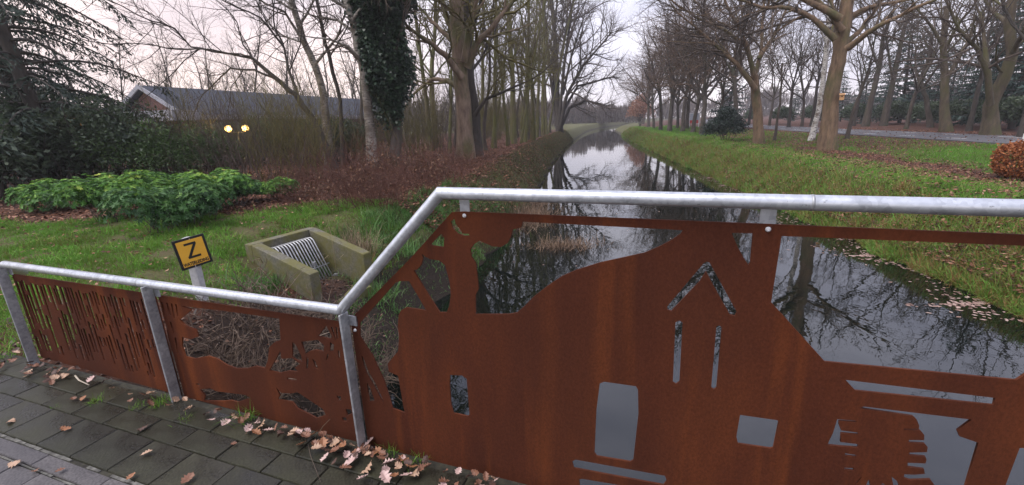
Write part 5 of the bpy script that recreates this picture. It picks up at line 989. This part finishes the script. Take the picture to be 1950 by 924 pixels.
pr2[:, 2] += .10; litter_stuff('scattered_bank_leaves', 'single brown leaves caught in the right bank grass', pr2, .08, 10)
r_ = np.random.RandomState(14); n = 1500; y = 4 + 20 * r_.uniform(0, 1, n) ** 1.2; y = y + .5 * np.sin(y * 2.4); x = xr(y) - .05 - np.abs(r_.normal(0, .32, n)) * (1 + .8 * np.sin(y * 2.1) + .5 * np.sin(y * 5.3)); P = np.stack([x, y, np.full(n, WZ + .006)], 1)
q = np.stack([r_.normal(0, 1, n), r_.normal(0, 1, n), np.zeros(n)], 1); tag(link('floating_leaves', leaf_mesh('floating_leaves', P, q, .075, .05, 14, M['litter_pale'], 0, None, .02, np.array([0, 0, 9.]))), 'pale leaves floating along the right water edge', 'leaves', kind='stuff')
n = 500; y = 9 + 26 * r_.uniform(0, 1, n); x = xl(y) + (xr(y) - xl(y)) * r_.uniform(.05, 1, n); q = np.stack([r_.normal(0, 1, n), r_.normal(0, 1, n), np.zeros(n)], 1)
tag(link('drifting_leaves', leaf_mesh('drifting_leaves', np.stack([x, y, np.full(n, WZ + .006)], 1), q, .05, .03, 15, M['litter_pale'], 0, None, .02, np.array([0, 0, 9.]))), 'few leaves drifting on the open canal water', 'leaves', kind='stuff')
def rough(name, lab, cand, nt_, per, h, w, seed, mat):
    r_ = np.random.RandomState(seed); c = cand[r_.choice(len(cand), nt_)]; sz = r_.uniform(.5, 1.5, nt_); P = np.repeat(c, per, 0) + np.stack([r_.normal(0, 1, nt_ * per), r_.normal(0, 1, nt_ * per), np.zeros(nt_ * per)], 1) * (np.repeat(sz, per) * .07)[:, None]; P[:, 2] = zt(P[:, 0], P[:, 1])
    dd2 = np.hypot(P[:, 0], P[:, 1]); tag(link(name, blades(name, P, h * np.repeat(sz, per) * (1 + .01 * dd2), w + .0005 * dd2, seed, M[mat], .75, np.clip(np.repeat(r_.uniform(.1, .95, nt_), per) + r_.normal(0, .12, nt_ * per), 0, 1), 2)), lab, 'grass', kind='stuff')
rough('rough_lawn_tufts', 'coarser tufts standing up from the left lawn', gl_, 420, 34, .10, .007, 51, 'grass')
rough('left_bank_tufts', 'coarse tufts along the left bank', gb, 110, 40, .2, .008, 52, 'grass_cool')
rough('right_bank_tufts', 'ragged tufts overhanging the right water edge', gr[slope], 900, 34, .22, .008, 53, 'grass_dry')
rough('right_verge_tufts', 'bright tufts along the crest of the right bank', gr[(dr_ > 1.6) & (dr_ < 4.5)], 700, 30, .15, .008, 54, 'grass')
# dead reeds in the canal's left corner
def reed_clump(lab, c, n, w, h, seed, lean=1.1, mat='reed'):
    r_ = np.random.RandomState(seed); P = np.stack([r_.normal(0, w[0], n), r_.normal(0, w[1], n), np.full(n, -.05)], 1); o = thing('dead_reeds', lab, 'reeds', c, 0, 'dead reed clumps in the canal'); link('blades', blades('blades', P, h, .013, seed, M[mat], lean, None, 2), o)
for i, (px, py, n, w, h, lab) in enumerate(((965, 425, 1900, (.6, .6), .5, 'brown dead reeds at the left water edge just below the handrail'), (1075, 470, 700, (.45, .2), .36, 'dead reed tangle lying out on the water below the handrail'), (1000, 412, 1200, (.5, .5), .5, 'dead reeds behind the nearest reed clump'), (1020, 385, 900, (.4, .8), .45, 'farthest dead reeds at the left water edge'), (930, 450, 260, (.3, .25), .36, 'green-tinged reed tuft beside the windmill cut-out'))):
    p = gp(px, py, WZ); reed_clump(lab, p, n, w, h, 200 + i, 1.1, 'grass_dry' if i == 4 else 'reed')
def tuft(name, lab, P, n, w, h, seed, mat, lean=.7, cat='grass tuft', group=None, wd=.006):
    r_ = np.random.RandomState(seed); Q = np.stack([r_.normal(0, w, n), r_.normal(0, w, n), np.full(n, -.01)], 1); o = thing(name, lab, cat, P, 0, group); link('blades', blades('blades', Q, h, wd, seed, M[mat], lean, None, 2), o)
tuft('straw_tussock', 'straw-coloured tall grass tussock beside the culvert', put(gp(668, 428).xy), 420, .16, .62, 301, 'straw', .45, 'tussock', None, .011)
tuft('straw_tussock', 'yellow-green tussock leaning from behind the culvert wall', put(gp(690, 442, -.1).xy), 380, .2, .36, 302, 'grass_dry', .8, 'tussock', None, .011)
for i, (px, py, lab) in enumerate(((780, 540, 'grass tuft drooping over the water left of the windmill sail'), (825, 520, 'grass tuft hanging at the windmill sail opening'), (720, 600, 'grass tuft under the sloping rail'), (860, 500, 'grass tuft at the water edge behind the chimney cut-out'))):
    p = gp(px, py, -1.3); tuft('water_edge_tuft', lab, put((min(p.x, float(xl(p.y)) - .1), p.y)), 260, .16, .34, 310 + i, 'grass_cool', .9, 'grass tuft', 'tufts at the near water edge', .011)
# dry brush on the bank behind the railing
db_spec = [dict(dens=5, t0=.1, ang=(25, 75), ratio=(.35, .7), minl=.15, wig=.28, trop=-.02, sides=3, nseg=4, rmin=.0032)]
DB = [stems_mesh('stems', 321, .46, (.38, .38, 1.3), 80, .0055, M['dead_stem'], 6, .3, -.04, db_spec), stems_mesh('stems', 322, .42, (.42, .38, 1.5), 80, .0055, M['dead_stem'], 6, .32, -.05, db_spec)]
for i, (s_, p_, k_, sc_, lab) in enumerate(((-1.75, .42, 0, 1.0, 'dry brown brush right behind the grazing-animal panel'), (-1.35, .5, 1, 1.0, 'dry dark brush behind the legs of the cut-out animal'), (-1.0, .4, 0, .9, 'dry brush behind the right end of the animal panel, toward the water'), (-1.6, 1.2, 1, 1.2, 'dry dark brush between the railing and the culvert'), (-2.1, .6, 1, .8, 'dry brush behind the reed panel end'), (-1.1, 1.3, 0, 1.0, 'dry brush in front of the culvert mouth'), (-2.3, 1.7, 0, 1.1, 'dry brush at the foot of the marker sign'), (-.75, .9, 1, .9, 'dry brush below the sloping rail'), (-2.0, 2.3, 1, .9, 'dry brush against the near culvert wing'))):
    q = ((-2.45, 3.75), (-2.15, 4.1), (-1.95, 4.5), (-2.75, 4.2), (-2.9, 3.5), (-2.3, 4.75), (-3.2, 4.55), (-1.85, 4.95), (-2.75, 4.95))[i]; q = Vector((*q, 0)); shrub('dry_brush', lab, [('stems', DB[k_]), ('leaves', BL[k_])] if False else DB[k_], put((q.x, q.y)), i * 1.4, sc_ * 1.35, 'brush', 'dry brush behind the railing')
pn = scatter(16, 40000, lambda u: 1.6 + 6.5 * u, lambda u, y: xl(y) - .1 - 3.6 * u, lambda x, y, z, r: (lit_mask(x, y) > r.uniform(.2, 1.0, len(x))) & (y > fence_y(x) + .08))
litter_stuff('bank_litter', 'dark leaf litter on the bank behind the railing', pn[:1600], .05, 16, 'litter_dark')

# ------------------------------------------------------------------ fallen leaves, twigs and tufts on the paving
def oak_leaf(name, seed, mat, L=.062, maple=False):
    g = random.Random(seed); n = 15; V = []; F = []; c1, c2 = g.uniform(.15, .5), g.uniform(-.25, .35)
    for i in range(n):
        u = i / (n - 1); env = math.sin(min(u * 1.05 + .02, 1) * math.pi) ** .65 * (.55 + .45 * u) if u > .1 else .04; w = L * .40 * env * (1 + .30 * math.cos(u * 4.5 * 6.283)) if u > .12 else L * .012
        z = L * c1 * (u - .5) ** 2; e = L * c2 * (w / (L * .3)) ** 2 * .5
        V += [(u * L - L / 2, w * g.uniform(.85, 1.1), z + e + abs(g.gauss(0, .03)) * L), (u * L - L / 2, 0, z), (u * L - L / 2, -w * g.uniform(.85, 1.1), z + e + abs(g.gauss(0, .03)) * L)]
        if i: b = 3 * i; F += [(b - 3, b - 2, b + 1, b), (b - 2, b - 1, b + 2, b + 1)]
    me = bpy.data.meshes.new(name); me.from_pydata(V, [], F); me.update(); me.materials.append(mat); return me
LM = {k_: mottled('fallen_leaf_' + k_, [(.3, a), (.7, b_)], 30, .6, bs=.3, bd=.002) for k_, a, b_ in (('pale', (.38, .24, .21), (.60, .44, .40)), ('orange', (.20, .08, .035), (.36, .17, .085)), ('brown', (.12, .05, .028), (.24, .11, .065)), ('dark', (.045, .022, .016), (.10, .05, .035)), ('tan', (.30, .18, .11), (.48, .32, .22)))}
LV = {k_: [oak_leaf('fallen_leaf', 10 * i + j, m_) for j in range(4)] for i, (k_, m_) in enumerate(LM.items())}
rl = random.Random(77)
def leaf_at(P, kind, label, group, s=1.0, tilt=.25):
    o = link('fallen_leaf', rl.choice(LV[kind]), None, P + Vector((0, 0, .008 + tilt * .02)), (rl.uniform(-tilt, tilt), rl.uniform(-tilt, tilt), rl.uniform(0, 6.28)), s); return tag(o, label, 'leaf', group)
for px, py, kd, s_, lab in ((22, 805, 'tan', .95, 'tan fallen leaf at the left picture edge on the paving'), (126, 820, 'orange', 1.0, 'orange leaf in the middle of a paving slab left of the reed panel'), (29, 887, 'tan', 1.1, 'tan curled leaf on the kerb strip at bottom left'), (67, 900, 'brown', .6, 'small brown leaf on the pale kerb joint'), (116, 900, 'brown', .7, 'small leaf on the kerb stone near the bottom edge'), (251, 912, 'orange', .85, 'orange leaf at the bottom edge on the kerb joint'), (280, 867, 'tan', .9, 'narrow tan leaf lying alone below the railing'), (273, 818, 'dark', 1.0, 'dull dark leaf below the second railing post'), (359, 916, 'brown', 1.15, 'red-brown leaf at the bottom edge right of the kerb'), (446, 849, 'brown', .55, 'tiny leaf on the slab below the animal panel'), (160, 762, 'orange', .8, 'orange leaf next to the small tuft in the slabs'), (141, 763, 'brown', .8, 'brown leaf left of the orange one by the tuft')):
    leaf_at(gp(px, py), kd, lab, None, s_)
heap = [(405, 812, 'pale'), (432, 814, 'pale'), (475, 826, 'pale'), (500, 817, 'tan'), (512, 826, 'pale'), (490, 832, 'orange'), (560, 838, 'tan'), (598, 836, 'orange'), (575, 853, 'orange'), (620, 879, 'pale'), (605, 862, 'tan'), (668, 888, 'pale'), (676, 878, 'pale'), (640, 850, 'tan'), (655, 858, 'orange'), (690, 858, 'brown'), (705, 852, 'pale'), (718, 868, 'orange'), (700, 868, 'brown'), (742, 893, 'pale'), (735, 905, 'pale'), (760, 900, 'tan'), (775, 916, 'pale'), (692, 920, 'pale'), (735, 918, 'pale'), (700, 898, 'tan'), (785, 900, 'orange'), (660, 900, 'brown'), (727, 884, 'brown'), (752, 915, 'orange'), (790, 912, 'tan'), (770, 885, 'orange'), (630, 846, 'brown'), (616, 852, 'orange'), (585, 842, 'brown'), (682, 868, 'brown'), (640, 866, 'brown')]
for px, py, kd in heap: leaf_at(gp(px, py) + Vector((0, 0, rl.uniform(0, .02))), kd, 'oak leaf in the drift heaped along the foot of the railing', 'leaves heaped at the railing foot', rl.uniform(.85, 1.2), .55)
for i in range(120):
    s = rl.uniform(-3.6, .9) if i % 2 else rl.uniform(-1.6, .6); p = -.03 - abs(rl.gauss(0, .045)); P = fpt(s, p, rl.uniform(.0, .025)); leaf_at(P, rl.choice(['brown', 'dark', 'dark', 'brown', 'pale', 'tan']), 'oak leaf in the drift heaped along the foot of the railing', 'leaves heaped at the railing foot', rl.uniform(.55, 1.0), .8)
for i in range(46):
    P = fpt(rl.uniform(-4.1, -3.2), rl.uniform(-.16, .06), rl.uniform(0, .02)); leaf_at(P, rl.choice(['dark', 'brown', 'dark', 'tan']), 'withered leaf in the heap beside the leftmost railing post', 'leaves heaped at the leftmost post', rl.uniform(.7, 1.1), .7)
tm = M['straw']
def twig_thing(lab, px, r, mat, z=.01):
    P = [gp(a, b) for a, b in px]; o = MB().tube([q - P[0] + Vector((0, 0, z + .004 * (i % 2))) for i, q in enumerate(P)], [r * (1 - .5 * i / (len(P) - 1)) for i in range(len(P))], 6).build('fallen_twig', mat, None, True); o.location = P[0]; tag(o, lab, 'twig')
wood_m = mottled('bleached_twig', [(.3, (.30, .25, .19)), (.7, (.48, .42, .34))], 30, .8)
twig_thing('short pale stick lying below the reed panel', [(144, 718), (152, 728), (160, 731), (171, 737)], .006, wood_m); twig_thing('dark leaf stalk trailing down from the leaf heap', [(588, 850), (592, 872), (600, 892), (612, 924)], .0018, M['twig'])
b_ = onf(596, 836); P0 = gp(598, 838); c_ = [onv(a, b2, P0) for a, b2 in ((598, 838), (615, 812), (635, 792), (652, 783))]
o = MB().tube([q - P0 for q in c_], [.002, .0017, .0013, .0008], 5).build('grass_stalk', tm, None, True); o.location = P0; tag(o, 'thin dry stalk arching up in front of the animal panel', 'stalk')
for i, (px, py, n, w, h, lab) in enumerate(((305, 770, 90, .022, .075, 'bright grass tuft left of the second railing post'), (183, 764, 70, .022, .05, 'bright little tuft growing in a slab joint'), (262, 776, 50, .016, .045, 'tiny bright tuft between the two slab-joint tufts'), (352, 800, 40, .018, .045, 'small weed at the joint right of the second post'), (470, 800, 45, .03, .13, 'long-bladed grass tuft before the animal panel'), (108, 775, 24, .018, .03, 'faint tuft in the slab joint at the left'), (740, 862, 40, .03, .08, 'grass tuft at the foot of the last railing post'), (790, 885, 30, .03, .06, 'sparse grass at the base of the windmill panel'))):
    tuft('pavement_tuft', lab, gp(px, py, -.003), n, w, h, 400 + i, 'grass', .75, 'grass tuft', None, .0035)
gsc = scatter(21, 9000, lambda u: 2.3 + 1.6 * u, lambda u, y: -5.6 + 1.9 * u, lambda x, y, z, r: ((x + 3.75) * .94 - (y - 2.9) * .34 < 0))
tag(link('edge_grass', blades('edge_grass', gsc, .07, .006, 21, M['grass'], .8, None, 2)), 'grass growing by the leftmost railing post', 'grass', kind='stuff')

# ------------------------------------------------------------------ thin damp air
hzm = bpy.data.materials.new('damp_air'); hzm.use_nodes = True; t = hzm.node_tree; t.nodes.clear(); ou = nd(t, 'ShaderNodeOutputMaterial'); pv = nd(t, 'ShaderNodeVolumePrincipled')
pv.inputs['Color'].default_value = (.94, .93, .96, 1); pv.inputs['Density'].default_value = .001; pv.inputs['Anisotropy'].default_value = .2; t.links.new(pv.outputs[0], ou.inputs['Volume'])
hb = MB().box((0, 190, 11.5), (720, 480, 31)); ho_ = hb.build('haze', hzm); tag(ho_, kind='stuff')
